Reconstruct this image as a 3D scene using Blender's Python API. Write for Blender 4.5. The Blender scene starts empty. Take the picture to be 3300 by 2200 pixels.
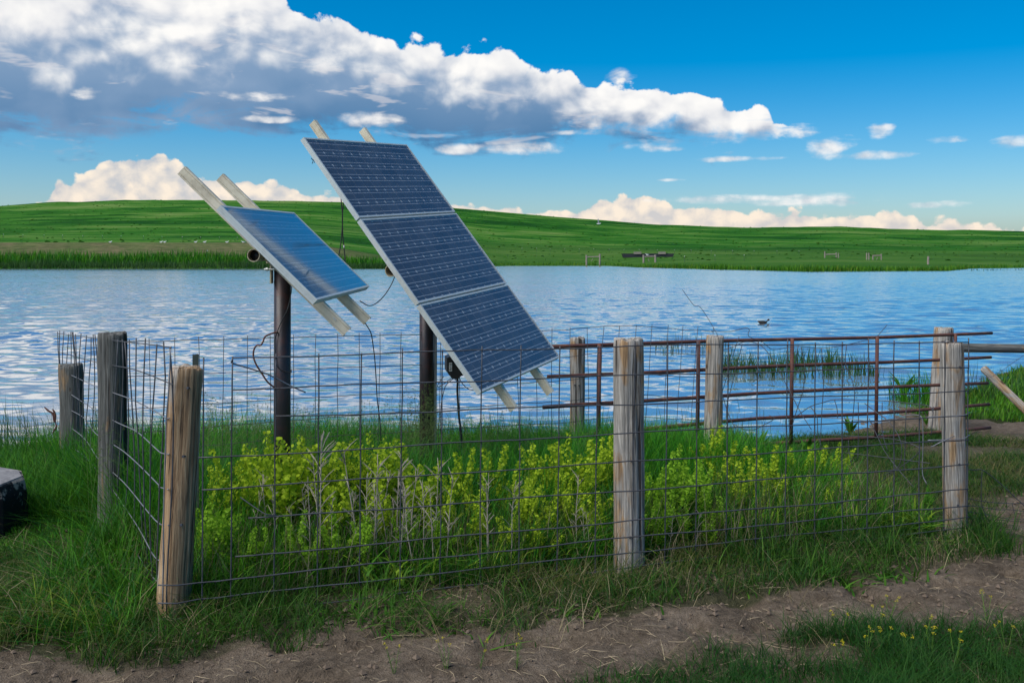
import bpy, math, random
import numpy as np
from mathutils import Vector, Matrix

random.seed(7)
rng = np.random.default_rng(7)
R = math.radians
scene = bpy.context.scene
col = scene.collection

# ------------------------------------------------------------------ camera
F, CX, HY, HC = 3100.0, 1650.0, 825.0, 1.70      # focal length / centre / horizon in photo pixels, eye height in metres
cam_data = bpy.data.cameras.new('camera')
cam_data.sensor_width = 36.0
cam_data.lens = 36.0 * F / 3300.0
cam_data.shift_y = -(1100.0 - HY) / 3300.0
cam_data.clip_start = 0.05
cam_data.clip_end = 9000.0
cam = bpy.data.objects.new('camera', cam_data)
cam.location = (0, 0, HC)
cam.rotation_euler = (R(90), 0, 0)
col.objects.link(cam)
scene.camera = cam

# ------------------------------------------------------------------ exposure
vs = scene.view_settings
vs.view_transform = 'Standard'
vs.look = 'None'
vs.gamma = 1.0
vs.use_curve_mapping = False
vs.exposure = 0.0
scene.cycles.max_bounces = 5
scene.cycles.diffuse_bounces = 2
scene.cycles.glossy_bounces = 3
scene.cycles.transparent_max_bounces = 12
scene.cycles.caustics_reflective = False
scene.cycles.caustics_refractive = False

# ------------------------------------------------------------------ sun
SUN_DIR = Vector((-0.48, -0.36, 0.80)).normalized()     # from the scene towards the sun: behind the camera, a little left
sun_data = bpy.data.lights.new('sun', 'SUN')
sun_data.energy = 4.8
sun_data.angle = R(60)
sun_data.color = (1.0, 0.93, 0.82)
sun = bpy.data.objects.new('sun', sun_data)
sun.rotation_euler = SUN_DIR.to_track_quat('Z', 'Y').to_euler()
sun.location = (0, 0, 30)
col.objects.link(sun)


# ------------------------------------------------------------------ node helper
class S:
    """a float socket with operators, so that shaders read like formulas"""
    nt = None

    def __init__(self, sock): self.s = sock

    @staticmethod
    def m(op, *a, clamp=False):
        n = S.nt.nodes.new('ShaderNodeMath'); n.operation = op; n.use_clamp = clamp
        for i, v in enumerate(a):
            if isinstance(v, S): S.nt.links.new(v.s, n.inputs[i])
            else: n.inputs[i].default_value = float(v)
        return S(n.outputs[0])

    def __add__(a, b): return S.m('ADD', a, b)
    def __radd__(a, b): return S.m('ADD', b, a)
    def __sub__(a, b): return S.m('SUBTRACT', a, b)
    def __rsub__(a, b): return S.m('SUBTRACT', b, a)
    def __mul__(a, b): return S.m('MULTIPLY', a, b)
    def __rmul__(a, b): return S.m('MULTIPLY', b, a)
    def __truediv__(a, b): return S.m('DIVIDE', a, b)


def node(kind, **kw):
    n = S.nt.nodes.new(kind)
    for k, v in kw.items(): setattr(n, k, v)
    return n


def put(n, key, v):
    if isinstance(v, S): S.nt.links.new(v.s, n.inputs[key])
    elif hasattr(v, 'is_output'): S.nt.links.new(v, n.inputs[key])
    else: n.inputs[key].default_value = v


def sstep(x, lo, hi):
    n = node('ShaderNodeMapRange', interpolation_type='SMOOTHSTEP')
    put(n, 0, x); put(n, 1, lo); put(n, 2, hi); put(n, 3, 0.0); put(n, 4, 1.0)
    return S(n.outputs[0])


def lin(x, lo, hi, a=0.0, b=1.0):
    n = node('ShaderNodeMapRange')
    put(n, 0, x); put(n, 1, lo); put(n, 2, hi); put(n, 3, a); put(n, 4, b)
    return S(n.outputs[0])


def combine(x, y, z):
    n = node('ShaderNodeCombineXYZ')
    put(n, 0, x); put(n, 1, y); put(n, 2, z)
    return n.outputs[0]


def separate(v):
    n = node('ShaderNodeSeparateXYZ'); put(n, 0, v)
    return S(n.outputs[0]), S(n.outputs[1]), S(n.outputs[2])


def noise(vec, scale, detail=4, rough=0.55, dist=0.0, lac=2.0, dim='3D'):
    n = node('ShaderNodeTexNoise', noise_dimensions=dim)
    if vec is not None: put(n, 'Vector', vec)
    put(n, 'Scale', scale); put(n, 'Detail', detail); put(n, 'Roughness', rough); put(n, 'Distortion', dist); put(n, 'Lacunarity', lac)
    return S(n.outputs[0])


def voronoi(vec, scale, detail=0, rough=0.5, smooth=None, feature='F1', rand=1.0, dim='3D'):
    n = node('ShaderNodeTexVoronoi', feature='SMOOTH_F1' if smooth is not None else feature, voronoi_dimensions=dim)
    put(n, 'Vector', vec); put(n, 'Scale', scale); put(n, 'Randomness', rand)
    if 'Detail' in n.inputs: put(n, 'Detail', detail); put(n, 'Roughness', rough)
    if smooth is not None: put(n, 'Smoothness', smooth)
    return S(n.outputs['Distance'])


def mapping(vec, scale=(1, 1, 1), loc=(0, 0, 0), rot=(0, 0, 0)):
    n = node('ShaderNodeMapping'); put(n, 'Vector', vec)
    n.inputs['Scale'].default_value = scale; n.inputs['Location'].default_value = loc; n.inputs['Rotation'].default_value = rot
    return n.outputs[0]


def mix(fac, a, b, blend='MIX'):
    n = node('ShaderNodeMix', data_type='RGBA', blend_type=blend)
    put(n, 0, fac)
    for k, v in ((6, a), (7, b)):
        if isinstance(v, (tuple, list)): n.inputs[k].default_value = (*v[:3], 1.0)
        else: put(n, k, v)
    return n.outputs[2]


def ramp(fac, stops, interp='LINEAR'):
    n = node('ShaderNodeValToRGB'); put(n, 0, fac)
    e = n.color_ramp.elements; n.color_ramp.interpolation = interp
    while len(e) < len(stops): e.new(0.5)
    for el, (p, c) in zip(e, stops):
        el.position = p; el.color = (*c, 1.0) if len(c) == 3 else c
    return n.outputs[0]


def bump(height, strength=0.3, distance=0.02, normal=None):
    n = node('ShaderNodeBump'); put(n, 'Height', height); put(n, 'Strength', strength); put(n, 'Distance', distance)
    if normal is not None: put(n, 'Normal', normal)
    return n.outputs[0]


# ------------------------------------------------------------------ sky
world = bpy.data.worlds.new('World')
scene.world = world
world.use_nodes = True
S.nt = world.node_tree
S.nt.nodes.clear()
tc = node('ShaderNodeTexCoord')
vx, vy, vz = separate(tc.outputs['Generated'])
AZ = S.m('ARCTAN2', vx, vy)
EL = S.m('ARCSINE', vz)
sky = node('ShaderNodeTexSky')
sky.sky_type = 'NISHITA'
sky.sun_disc = False
sky.sun_elevation = math.asin(SUN_DIR.z)
sky.sun_rotation = math.atan2(SUN_DIR.x, SUN_DIR.y)
sky.altitude = 900
sky.air_density = 1.0
sky.dust_density = 2.5
sky.ozone_density = 4.0
hsv = node('ShaderNodeHueSaturation')
put(hsv, 'Hue', 0.494); put(hsv, 'Saturation', 1.6); put(hsv, 'Value', 1.36)
S.nt.links.new(sky.outputs[0], hsv.inputs['Color'])
SKYCOL = hsv.outputs[0]
BG = 0.10                                              # background strength; cloud radiances below are divided by it


def ae(px, py):
    a = math.atan((px - CX) / F)
    return a, math.atan((HY - py) / F * math.cos(a))


A0, A1, E0, E1 = -2.0, 1.0, -0.1, 0.5


def azcurve(pts):
    """elevation as a function of azimuth, given as photo points"""
    n = node('ShaderNodeFloatCurve')
    put(n, 1, lin(AZ, A0, A1))
    c = n.mapping.curves[0]
    q = [((a - A0) / (A1 - A0), (e - E0) / (E1 - E0)) for a, e in pts]
    while len(c.points) < len(q): c.points.new(0.5, 0.5)
    for p, (x, y) in zip(c.points, q):
        p.location = (x, y); p.handle_type = 'AUTO_CLAMPED'
    n.mapping.update()
    return lin(S(n.outputs[0]), 0, 1, E0, E1)


def cl(*rgb): return tuple(v / BG for v in rgb)


sv = combine(AZ, EL * 1.25, 0.0)
svu = combine(AZ - 0.008, EL * 1.25 + 0.016, 0.0)          # the same a little towards the light
def n2(v, scale, detail, rough=0.55, dist=0.0): return noise(v, scale, detail, rough, dist, dim='2D')


def billow(v):
    f1 = n2(v, 17, 6, 0.58, 0.25)
    v1 = voronoi(v, 27, 1, 0.5, dim='2D')
    return f1 * 0.75 + (0.46 - v1) * 0.34 + 0.09


b0 = billow(sv)
b1 = billow(svu)
relief = (n2(sv, 9.5, 4, 0.55, 0.2) - n2(svu, 9.5, 4, 0.55, 0.2)) * 0.9 + (b0 - b1) * 0.42
fine = n2(sv, 70, 4, 0.6)
big = n2(mapping(sv, (1, 1.8, 1), (0.4, 0.9, 0)), 5.5, 3, 0.55)
streak = n2(mapping(sv, (1, 3.4, 1), (1.4, 0.2, 0)), 11, 5, 0.6, 0.4)

# main bank
top = azcurve([(-2.0, -0.05), (-1.5, 0.10), (-1.1, 0.36)] + [ae(*p) for p in ((-900, -420), (0, -230), (400, -110), (700, -30), (860, 0), (1000, 52), (1150, 98), (1300, 142), (1500, 150), (1620, 178),
       (1700, 218), (1860, 250), (2050, 282), (2250, 308), (2400, 352), (2500, 392), (2560, 430), (2640, 500), (2800, 700), (3300, 900))] + [(1.0, -0.09)])
bot = azcurve([(-2.0, 0.10), (-1.1, 0.10)] + [ae(*p) for p in ((-900, 470), (0, 440), (280, 452), (400, 425), (700, 398), (1000, 412), (1300, 436), (1450, 470), (1650, 466),
       (1900, 440), (2150, 452), (2330, 468), (2470, 448), (2570, 425), (2640, 415), (3300, 400))] + [(1.0, 0.12)])
mid = azcurve([(-2.0, 0.18), (-1.1, 0.18)] + [ae(*p) for p in ((-900, 180), (0, 185), (180, 215), (330, 120), (600, 175), (760, 110), (1000, 130), (1200, 185), (1350, 250), (1500, 265), (1700, 315),
       (1900, 395), (2100, 430), (2300, 475), (2500, 470), (2640, 440), (3300, 400))] + [(1.0, 0.12)])
d_top = top - EL + 0.006 + (b0 - 0.47) * 0.055 + (fine - 0.5) * 0.007
d_bot = EL - bot + (streak - 0.5) * 0.075 + (fine - 0.5) * 0.02
a_bank = sstep(d_top, -0.0008, 0.0035) * sstep(d_bot, -0.010, 0.018)
lit = sstep(EL - mid + (b0 - 0.5) * 0.07 + (big - 0.5) * 0.085 + relief * 0.10, -0.042, 0.036)
shade = lin(relief + (big - 0.5) * 0.3, -0.26, 0.16)
deep = lin(EL - bot, 0.0, 0.07)
bright = mix(shade, cl(0.62, 0.65, 0.73), cl(1.0, 0.985, 0.96))
edge = sstep(d_top, 0.0, 0.022)
bright = mix((1.0 - edge) * 0.55, bright, cl(0.98, 0.97, 0.96))
grey = mix(deep, cl(0.075, 0.21, 0.41), cl(0.22, 0.345, 0.53))
grey = mix(lin(big + relief * 0.35, 0.38, 0.78), grey, cl(0.27, 0.39, 0.57))
# thin lit wisps in front of the grey base
wisp = sstep(n2(mapping(sv, (1, 3.0, 1), (4.4, 2.2, 0)), 13, 4, 0.55, 0.3) + deep * 0.02, 0.60, 0.70)
grey = mix(wisp * 0.55, grey, cl(0.66, 0.66, 0.71))
bank_col = mix(lit, grey, bright)

# low far cumulus along the skyline
top2 = azcurve([(-2.0, 0.03), (-1.2, 0.06), (-0.8, 0.03)] + [ae(*p) for p in ((-400, 640), (0, 668), (120, 665), (152, 640), (175, 580), (260, 560), (330, 520), (400, 510), (470, 490), (540, 505), (600, 540), (700, 570), (800, 572), (900, 590),
        (1020, 620), (1100, 618), (1200, 640), (1500, 650), (1700, 672), (1850, 678), (1900, 650), (1980, 628), (2100, 632), (2200, 660), (2330, 660), (2420, 688), (2560, 672),
        (2650, 700), (2800, 682), (2950, 690), (3100, 712), (3300, 735), (3700, 700))] + [(1.0, 0.03)])
def billow2(v): return n2(v, 34, 5, 0.6, 0.2) * 0.7 + (0.46 - voronoi(v, 62, 0, 0.5, dim='2D')) * 0.32 + 0.1


b2 = billow2(sv)
b2u = billow2(svu)
rel2 = b2 - b2u
d2 = top2 - EL + (b2 - 0.5) * 0.030
a_low = sstep(d2, -0.0005, 0.0035)
low_col = mix(lin(rel2, -0.22, 0.20), cl(0.52, 0.56, 0.62), cl(0.98, 0.87, 0.74))
low_col = mix(lin(EL, 0.02, 0.09), mix(0.35, low_col, cl(1.0, 0.82, 0.64)), low_col)

# scattered small clouds
blobs = [(2000, 248, 45, 22), (2560, 425, 70, 22), (2690, 470, 75, 30), (2840, 425, 40, 24), (2790, 500, 120, 14), (3040, 452, 75, 12), (3270, 460, 60, 18),
         (2360, 512, 120, 9), (1690, 478, 130, 18), (1850, 428, 90, 9), (2120, 475, 90, 14), (800, 310, 120, 16), (280, 300, 36, 18), (1190, 385, 105, 24), (880, 385, 80, 10), (1480, 480, 60, 18),
         (2450, 640, 270, 14), (2620, 642, 170, 20), (2990, 660, 60, 10), (3080, 655, 60, 10), (2170, 580, 50, 6)]
acc = None
for (px, py, rx, ry) in blobs:
    a, e = ae(px, py)
    t = S.m('POWER', (AZ - a) * (F / rx), 2.0) + S.m('POWER', (EL - e) * (F / ry), 2.0)
    g = S.m('MAXIMUM', 1.0 - t * 0.45, 0.0)
    acc = g if acc is None else S.m('MAXIMUM', acc, g)
small = acc * 0.85 + (b2 - 0.5) * 0.9 + (streak - 0.5) * 1.7 + (fine - 0.5) * 0.3
a_small = sstep(small, 0.28, 1.10) * sstep(acc, 0.0, 0.3) * 0.88
small_col = mix(lin(rel2, -0.25, 0.15), cl(0.55, 0.60, 0.68), cl(0.97, 0.95, 0.93))

c = mix(a_low, SKYCOL, low_col)
c = mix(a_bank, c, bank_col)
c = mix(a_small, c, small_col)
bgn = node('ShaderNodeBackground')
put(bgn, 'Color', c); put(bgn, 'Strength', BG)
out = node('ShaderNodeOutputWorld')
S.nt.links.new(bgn.outputs[0], out.inputs[0])
world.cycles.sampling_method = 'MANUAL'
world.cycles.sample_map_resolution = 256


# ------------------------------------------------------------------ geometry helpers
def P(px, py, d):
    """world point seen at photo pixel (px, py) at depth d"""
    return Vector(((px - CX) / F * d, d, HC - (py - HY) / F * d))


def G(px, py, z=0.0):
    """ground point (height z) seen at photo pixel"""
    d = F * (HC - z) / (py - HY)
    return ((px - CX) / F * d, d)


def mesh_from(verts, faces, name='m'):
    me = bpy.data.meshes.new(name)
    me.from_pydata([tuple(v) for v in verts], [], faces)
    return me


def mesh_np(v, loops, starts, totals, cols=None, name='m', smooth=True):
    me = bpy.data.meshes.new(name)
    me.vertices.add(len(v)); me.vertices.foreach_set('co', np.asarray(v, np.float32).ravel())
    me.loops.add(len(loops)); me.loops.foreach_set('vertex_index', np.asarray(loops, np.int32))
    me.polygons.add(len(starts)); me.polygons.foreach_set('loop_start', np.asarray(starts, np.int32))
    me.polygons.foreach_set('loop_total', np.asarray(totals, np.int32))
    if smooth: me.polygons.foreach_set('use_smooth', np.ones(len(starts), bool))
    if cols is not None:
        at = me.color_attributes.new('Col', 'FLOAT_COLOR', 'POINT')
        c4 = np.ones((len(v), 4), np.float32); c4[:, :3] = cols
        at.data.foreach_set('color', c4.ravel())
    me.update(calc_edges=True)
    return me


def link(name, me, mat=None, parent=None, loc=None, smooth=None):
    """one mesh object; vertices are in world space unless loc is given"""
    if smooth is not None:
        me.polygons.foreach_set('use_smooth', np.full(len(me.polygons), smooth, bool))
    o = bpy.data.objects.new(name, me)
    col.objects.link(o)
    if mat is not None and not me.materials: me.materials.append(mat)
    if parent is not None:
        o.parent = parent
        if loc is None: o.location = -root_loc(parent)
        else: o.location = loc
    elif loc is not None: o.location = loc
    return o


def root_loc(p):
    v = Vector((0, 0, 0))
    while p is not None:
        v += p.location; p = p.parent
    return v


def tag(o, label, cat, group=None, kind=None):
    o['label'] = label
    if cat: o['category'] = cat
    if group: o['group'] = group
    if kind: o['kind'] = kind
    return o


def empty(name, loc, label, cat, group=None):
    o = bpy.data.objects.new(name, None)
    o.empty_display_size = 0.1
    o.location = loc
    col.objects.link(o)
    return tag(o, label, cat, group)


def tube_data(pts, rad, sides=6, cap=True):
    pts = [Vector(p) for p in pts]
    n = len(pts)
    rads = rad if isinstance(rad, (list, tuple)) else [rad] * n
    vs_, fs = [], []
    prev = None
    for i, p in enumerate(pts):
        t = (pts[min(i + 1, n - 1)] - pts[max(i - 1, 0)])
        if t.length < 1e-9: t = Vector((0, 0, 1))
        t.normalize()
        if prev is None:
            a = Vector((0, 0, 1)) if abs(t.z) < 0.9 else Vector((1, 0, 0))
            u = t.cross(a).normalized()
        else:
            u = (prev - t * prev.dot(t)).normalized()
        prev = u
        w = t.cross(u)
        for k in range(sides):
            an = 2 * math.pi * k / sides
            vs_.append(p + (u * math.cos(an) + w * math.sin(an)) * rads[i])
    for i in range(n - 1):
        for k in range(sides):
            k2 = (k + 1) % sides
            fs.append((i * sides + k, i * sides + k2, (i + 1) * sides + k2, (i + 1) * sides + k))
    if cap:
        fs.append(tuple(reversed(range(sides))))
        fs.append(tuple((n - 1) * sides + k for k in range(sides)))
    return vs_, fs


def spline(pts, n=8):
    """Catmull-Rom through points"""
    pts = [Vector(p) for p in pts]
    q = [pts[0] * 2 - pts[1]] + pts + [pts[-1] * 2 - pts[-2]]
    o = []
    for i in range(1, len(q) - 2):
        for k in range(n):
            t = k / n
            o.append(0.5 * ((2 * q[i]) + (q[i + 1] - q[i - 1]) * t + (2 * q[i - 1] - 5 * q[i] + 4 * q[i + 1] - q[i + 2]) * t * t
                            + (3 * q[i] - q[i - 1] - 3 * q[i + 1] + q[i + 2]) * t ** 3))
    o.append(pts[-1])
    return o


def tube(name, pts, rad, mat, parent=None, sides=6, smooth=True):
    v, f = tube_data(pts, rad, sides)
    return link(name, mesh_from(v, f, name), mat, parent, smooth=smooth)


class MB:
    """collects shapes into one mesh"""
    def __init__(self): self.v, self.f = [], []
    def add(self, v, f):
        b = len(self.v); self.v += [Vector(x) for x in v]; self.f += [tuple(i + b for i in q) for q in f]; return self
    def tube(self, pts, r, sides=6, cap=True): return self.add(*tube_data(pts, r, sides, cap))
    def box(self, o, ax, ay, az):
        o, ax, ay, az = map(Vector, (o, ax, ay, az))
        v = [o, o + ax, o + ax + ay, o + ay, o + az, o + ax + az, o + ax + ay + az, o + ay + az]
        return self.add(v, [(3, 2, 1, 0), (4, 5, 6, 7), (0, 1, 5, 4), (1, 2, 6, 5), (2, 3, 7, 6), (3, 0, 4, 7)])
    def prism(self, prof, o, ux, uy, along):
        """closed profile [(x, y)] extruded along a vector"""
        o, ux, uy, along = map(Vector, (o, ux, uy, along))
        n = len(prof)
        v = [o + ux * x + uy * y for x, y in prof] + [o + ux * x + uy * y + along for x, y in prof]
        f = [(i, (i + 1) % n, n + (i + 1) % n, n + i) for i in range(n)] + [tuple(reversed(range(n))), tuple(range(n, 2 * n))]
        return self.add(v, f)
    def build(self, name, mat, parent=None, smooth=False, loc=None):
        return link(name, mesh_from(self.v, self.f, name), mat, parent, loc=loc, smooth=smooth)


# ------------------------------------------------------------------ materials
def material(name):
    m = bpy.data.materials.new(name); m.use_nodes = True
    S.nt = m.node_tree; S.nt.nodes.clear()
    o = node('ShaderNodeOutputMaterial')
    return m, o


def principled(out, color, rough=0.6, metal=0.0, normal=None, spec=0.5, coat=0.0):
    b = node('ShaderNodeBsdfPrincipled')
    if isinstance(color, (tuple, list)): b.inputs['Base Color'].default_value = (*color, 1)
    else: put(b, 'Base Color', color)
    put(b, 'Roughness', rough); put(b, 'Metallic', metal); put(b, 'Specular IOR Level', spec); put(b, 'Coat Weight', coat)
    if normal is not None: put(b, 'Normal', normal)
    S.nt.links.new(b.outputs[0], out.inputs[0])
    return b


def objcoord(): return node('ShaderNodeTexCoord').outputs['Object']
def geopos(): return node('ShaderNodeNewGeometry').outputs['Position']


def make_metal(name, base, rough, metal, dirt, dscale=25, amount=0.6):
    m, o = material(name)
    p = objcoord()
    n1 = noise(p, dscale, 6, 0.65); n2 = noise(p, dscale * 6, 3, 0.6)
    c = mix(sstep(n1 + (n2 - 0.5) * 0.4, 0.42, 0.68) * amount, base, dirt)
    principled(o, c, lin(n1, 0.3, 0.7, rough * 0.85, min(1, rough * 1.2)), metal, bump(n2, 0.15, 0.002))
    return m


M = {}
M['galv_wire'] = make_metal('galvanised_wire', (0.055, 0.060, 0.072), 0.6, 0.2, (0.026, 0.024, 0.024), 18)
M['bright_wire'] = make_metal('bright_wire', (0.20, 0.21, 0.235), 0.5, 0.4, (0.10, 0.10, 0.11), 18)
M['rust'] = make_metal('rusty_steel', (0.075, 0.030, 0.026), 0.75, 0.15, (0.16, 0.062, 0.035), 14, 0.8)
M['pole'] = make_metal('dark_pole', (0.022, 0.020, 0.024), 0.42, 0.25, (0.055, 0.022, 0.020), 9, 0.75)
M['pole_grey'] = make_metal('grey_conduit', (0.34, 0.36, 0.36), 0.5, 0.1, (0.25, 0.26, 0.25), 12)
M['frame'] = make_metal('panel_frame', (0.50, 0.55, 0.55), 0.45, 0.25, (0.38, 0.41, 0.40), 10, 0.5)
M['black'] = make_metal('black_plastic', (0.012, 0.012, 0.014), 0.45, 0.0, (0.02, 0.02, 0.02), 20)
M['white_print'] = make_metal('white_print', (0.62, 0.64, 0.64), 0.5, 0.0, (0.3, 0.3, 0.3), 60)
M['teflon'] = make_metal('cream_tube', (0.50, 0.44, 0.30), 0.5, 0.3, (0.30, 0.24, 0.15), 20)
M['dark_green'] = make_metal('dark_green_paint', (0.02, 0.035, 0.03), 0.6, 0.1, (0.05, 0.05, 0.045), 25)


def make_channel():
    m, o = material('weathered_aluminium')
    p = objcoord()
    n1 = noise(p, 7, 6, 0.65); n2 = noise(p, 60, 5, 0.7); n3 = noise(p, 22, 4, 0.6)
    c = ramp(n1 * 0.6 + n3 * 0.4, [(0.3, (0.33, 0.29, 0.22)), (0.5, (0.56, 0.51, 0.39)), (0.7, (0.70, 0.65, 0.52))])
    c = mix(sstep(n2, 0.60, 0.72) * 0.6, c, (0.13, 0.11, 0.085))
    principled(o, c, 0.55, 0.25, bump(n2, 0.2, 0.002))
    return m


M['channel'] = make_channel()


def make_wood(name, warm=0.4, seed=0.0, ps=(12, 12, 2.6), base=((0.085, 0.080, 0.073), (0.26, 0.245, 0.222), (0.46, 0.44, 0.405))):
    m, o = material(name)
    p = mapping(objcoord(), (1, 1, 1), (seed, seed * 1.7, seed * 0.6))
    grain = noise(mapping(p, (75, 75, 2.2)), 1.0, 6, 0.66, 0.5)
    fineg = noise(mapping(p, (230, 230, 9)), 1.0, 4, 0.65, 0.2)
    patch = noise(mapping(p, ps), 1.0, 6, 0.62, 0.8)
    c = ramp(grain * 0.65 + fineg * 0.35, [(0.36, base[0]), (0.50, base[1]), (0.62, base[2])])
    brown = ramp(grain * 0.7 + fineg * 0.3, [(0.37, (0.055, 0.030, 0.016)), (0.50, (0.29, 0.18, 0.088)), (0.70, (0.54, 0.39, 0.22))])
    c = mix(sstep(patch, 0.60 - warm * 0.28, 0.74 - warm * 0.28) * 0.9, c, brown)
    crack = sstep(noise(mapping(p, (30, 30, 0.6), (5, 2, 1)), 1.0, 4, 0.55, 0.5), 0.60, 0.64)
    c = mix(crack * 0.85, c, (0.025, 0.018, 0.013))
    v = node('ShaderNodeTexVoronoi'); put(v, 'Vector', mapping(p, (1, 1, 0.65))); put(v, 'Scale', 5.2)
    knot = sstep(S(v.outputs['Distance']), 0.115, 0.060)
    c = mix(knot * 0.85, c, (0.05, 0.028, 0.016))
    h = grain * 0.5 + fineg * 0.4 - crack * 0.9 - knot * 0.3
    principled(o, c, 0.85, 0, bump(h, 1.0, 0.010), spec=0.2)
    return m


M['wood_a'] = make_wood('weathered_wood_brown', 0.74, 0.3, (7.5, 7.5, 1.1), ((0.11, 0.10, 0.088), (0.33, 0.305, 0.27), (0.56, 0.53, 0.48)))
M['wood_b'] = make_wood('weathered_wood_grey', 0.30, 2.1)
M['wood_c'] = make_wood('weathered_wood_dark', 0.12, 4.7, (12, 12, 2.6), ((0.034, 0.036, 0.035), (0.095, 0.098, 0.092), (0.19, 0.193, 0.182)))
M['wood_d'] = make_wood('weathered_wood_tan', 0.42, 7.9)
M['wood_f'] = make_wood('brown_stake_wood', 0.75, 3.3)
M['wood_e'] = make_wood('weathered_wood_split', 0.38, 11.3)


def make_leaf(name, col_=None, trans=0.30, rough=0.5, tint=None):
    m, o = material(name)
    if col_ is None:
        a = node('ShaderNodeAttribute'); a.attribute_name = 'Col'
        c = a.outputs['Color']
    else:
        n = noise(objcoord(), 30, 3)
        c = mix(n, tuple(v * 0.75 for v in col_), tuple(min(1, v * 1.25) for v in col_))
    b = node('ShaderNodeBsdfPrincipled'); put(b, 'Base Color', c); put(b, 'Roughness', rough); put(b, 'Specular IOR Level', 0.10)
    t = node('ShaderNodeBsdfTranslucent'); put(t, 'Color', mix(0.4, c, (0.08, 0.22, 0.01)))
    mx = node('ShaderNodeMixShader'); put(mx, 0, trans)
    S.nt.links.new(b.outputs[0], mx.inputs[1]); S.nt.links.new(t.outputs[0], mx.inputs[2])
    S.nt.links.new(mx.outputs[0], o.inputs[0])
    return m


M['grass'] = make_leaf('grass_blades')
M['dry'] = make_leaf('dry_plant', None, 0.05, 0.8)


def make_ground():
    m, o = material('trodden_soil')
    p = geopos()
    a = node('ShaderNodeAttribute'); a.attribute_name = 'Col'
    g = S(node_sep(a.outputs['Color']))
    n1 = noise(p, 3.2, 6, 0.6); n2 = noise(p, 26, 6, 0.7); n3 = noise(p, 130, 4, 0.65)
    c = ramp(n1 * 0.34 + n2 * 0.40 + n3 * 0.26, [(0.38, (0.062, 0.048, 0.034)), (0.50, (0.154, 0.121, 0.088)), (0.62, (0.268, 0.216, 0.162))])
    thatch = ramp(n2 * 0.6 + n3 * 0.4, [(0.35, (0.016, 0.026, 0.008)), (0.55, (0.045, 0.060, 0.020)), (0.72, (0.11, 0.10, 0.05))])
    c = mix(g, c, thatch)
    principled(o, c, 0.95, 0, bump(n2 * 0.8 + n3 * 0.5, 1.0, 0.05), spec=0.12)
    return m


def node_sep(c):
    n = node('ShaderNodeSeparateColor'); put(n, 0, c); return n.outputs[0]


M['soil'] = make_ground()


def make_hill():
    m, o = material('prairie')
    p = geopos()
    x, y, z = separate(p)
    a = node('ShaderNodeAttribute'); a.attribute_name = 'Col'
    n1 = noise(mapping(p, (0.013, 0.034, 0.05)), 1.0, 6, 0.62, 0.4)
    n2 = noise(mapping(p, (0.05, 0.16, 0.16)), 1.0, 7, 0.68, 0.3)
    n3 = noise(mapping(p, (0.5, 1.2, 1.2)), 1.0, 6, 0.7)
    c = ramp(n1 * 0.46 + n2 * 0.38 + n3 * 0.16, [(0.43, (0.005, 0.044, 0.003)), (0.485, (0.017, 0.098, 0.006)), (0.525, (0.042, 0.135, 0.013)), (0.585, (0.105, 0.175, 0.042))])
    sc = node('ShaderNodeSeparateColor'); put(sc, 0, a.outputs['Color'])
    c = mix(S(sc.outputs[1]) * lin(n2, 0.35, 0.6, 1.0, 0.5) * 0.75, c, (0.008, 0.060, 0.005))
    c = mix(S(sc.outputs[2]) * 0.6, c, mix(n3, (0.022, 0.085, 0.008), (0.065, 0.120, 0.024)))
    c = mix(S(sc.outputs[0]), c, mix(lin(n3, 0.35, 0.65), (0.055, 0.070, 0.028), (0.155, 0.125, 0.072)))
    principled(o, c, 0.95, 0, bump(n2 * 0.5 + n3 * 0.5, 0.8, 0.8), spec=0.05)
    return m


M['hill'] = make_hill()


def make_water():
    m, o = material('lake_water')
    p = geopos()
    x, y, z = separate(p)
    far = lin(y, 11, 50, 0.15, 1.0)
    gx = noise(mapping(p, (2.2, 4.2, 1), (3, 8, 0), (0, 0, R(6))), 1.0, 3, 0.6, 0.4) - 0.5
    gy = noise(mapping(p, (1.9, 5.2, 1), (13, 5, 0), (0, 0, R(-4))), 1.0, 4, 0.62, 0.4) - 0.5
    cx = noise(mapping(p, (7, 14, 1), (1, 5, 0), (0, 0, R(-12))), 1.0, 2, 0.5) - 0.5
    cy = noise(mapping(p, (6, 16, 1), (9, 2, 0)), 1.0, 2, 0.5) - 0.5
    gust = noise(mapping(p, (0.035, 0.11, 1), (7, 2, 0)), 1.0, 4, 0.55)
    k = far * lin(gust, 0.3, 0.7, 0.6, 1.3)
    sx = gx * k * 0.22 + cx * 0.08
    sy = gy * k * 0.26 + cy * 0.09 - (0.008 + far * 0.034)      # facets turned to the near shore are the ones that show
    va = node('ShaderNodeVectorMath', operation='ADD')
    put(va, 0, node('ShaderNodeNewGeometry').outputs['Normal']); put(va, 1, combine(sx, sy, 0.0))
    vn = node('ShaderNodeVectorMath', operation='NORMALIZE'); put(vn, 0, va.outputs[0])
    n = vn.outputs[0]
    b = principled(o, (0.33, 0.41, 0.48), 0.05, 0, n, spec=1.0)
    b.inputs['IOR'].default_value = 1.45
    g = node('ShaderNodeBsdfGlossy'); put(g, 'Roughness', 0.06); put(g, 'Normal', n)
    mx = node('ShaderNodeMixShader'); put(mx, 0, 0.72)
    S.nt.links.new(b.outputs[0], mx.inputs[1]); S.nt.links.new(g.outputs[0], mx.inputs[2]); S.nt.links.new(mx.outputs[0], o.inputs[0])
    return m


M['water'] = make_water()

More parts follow.
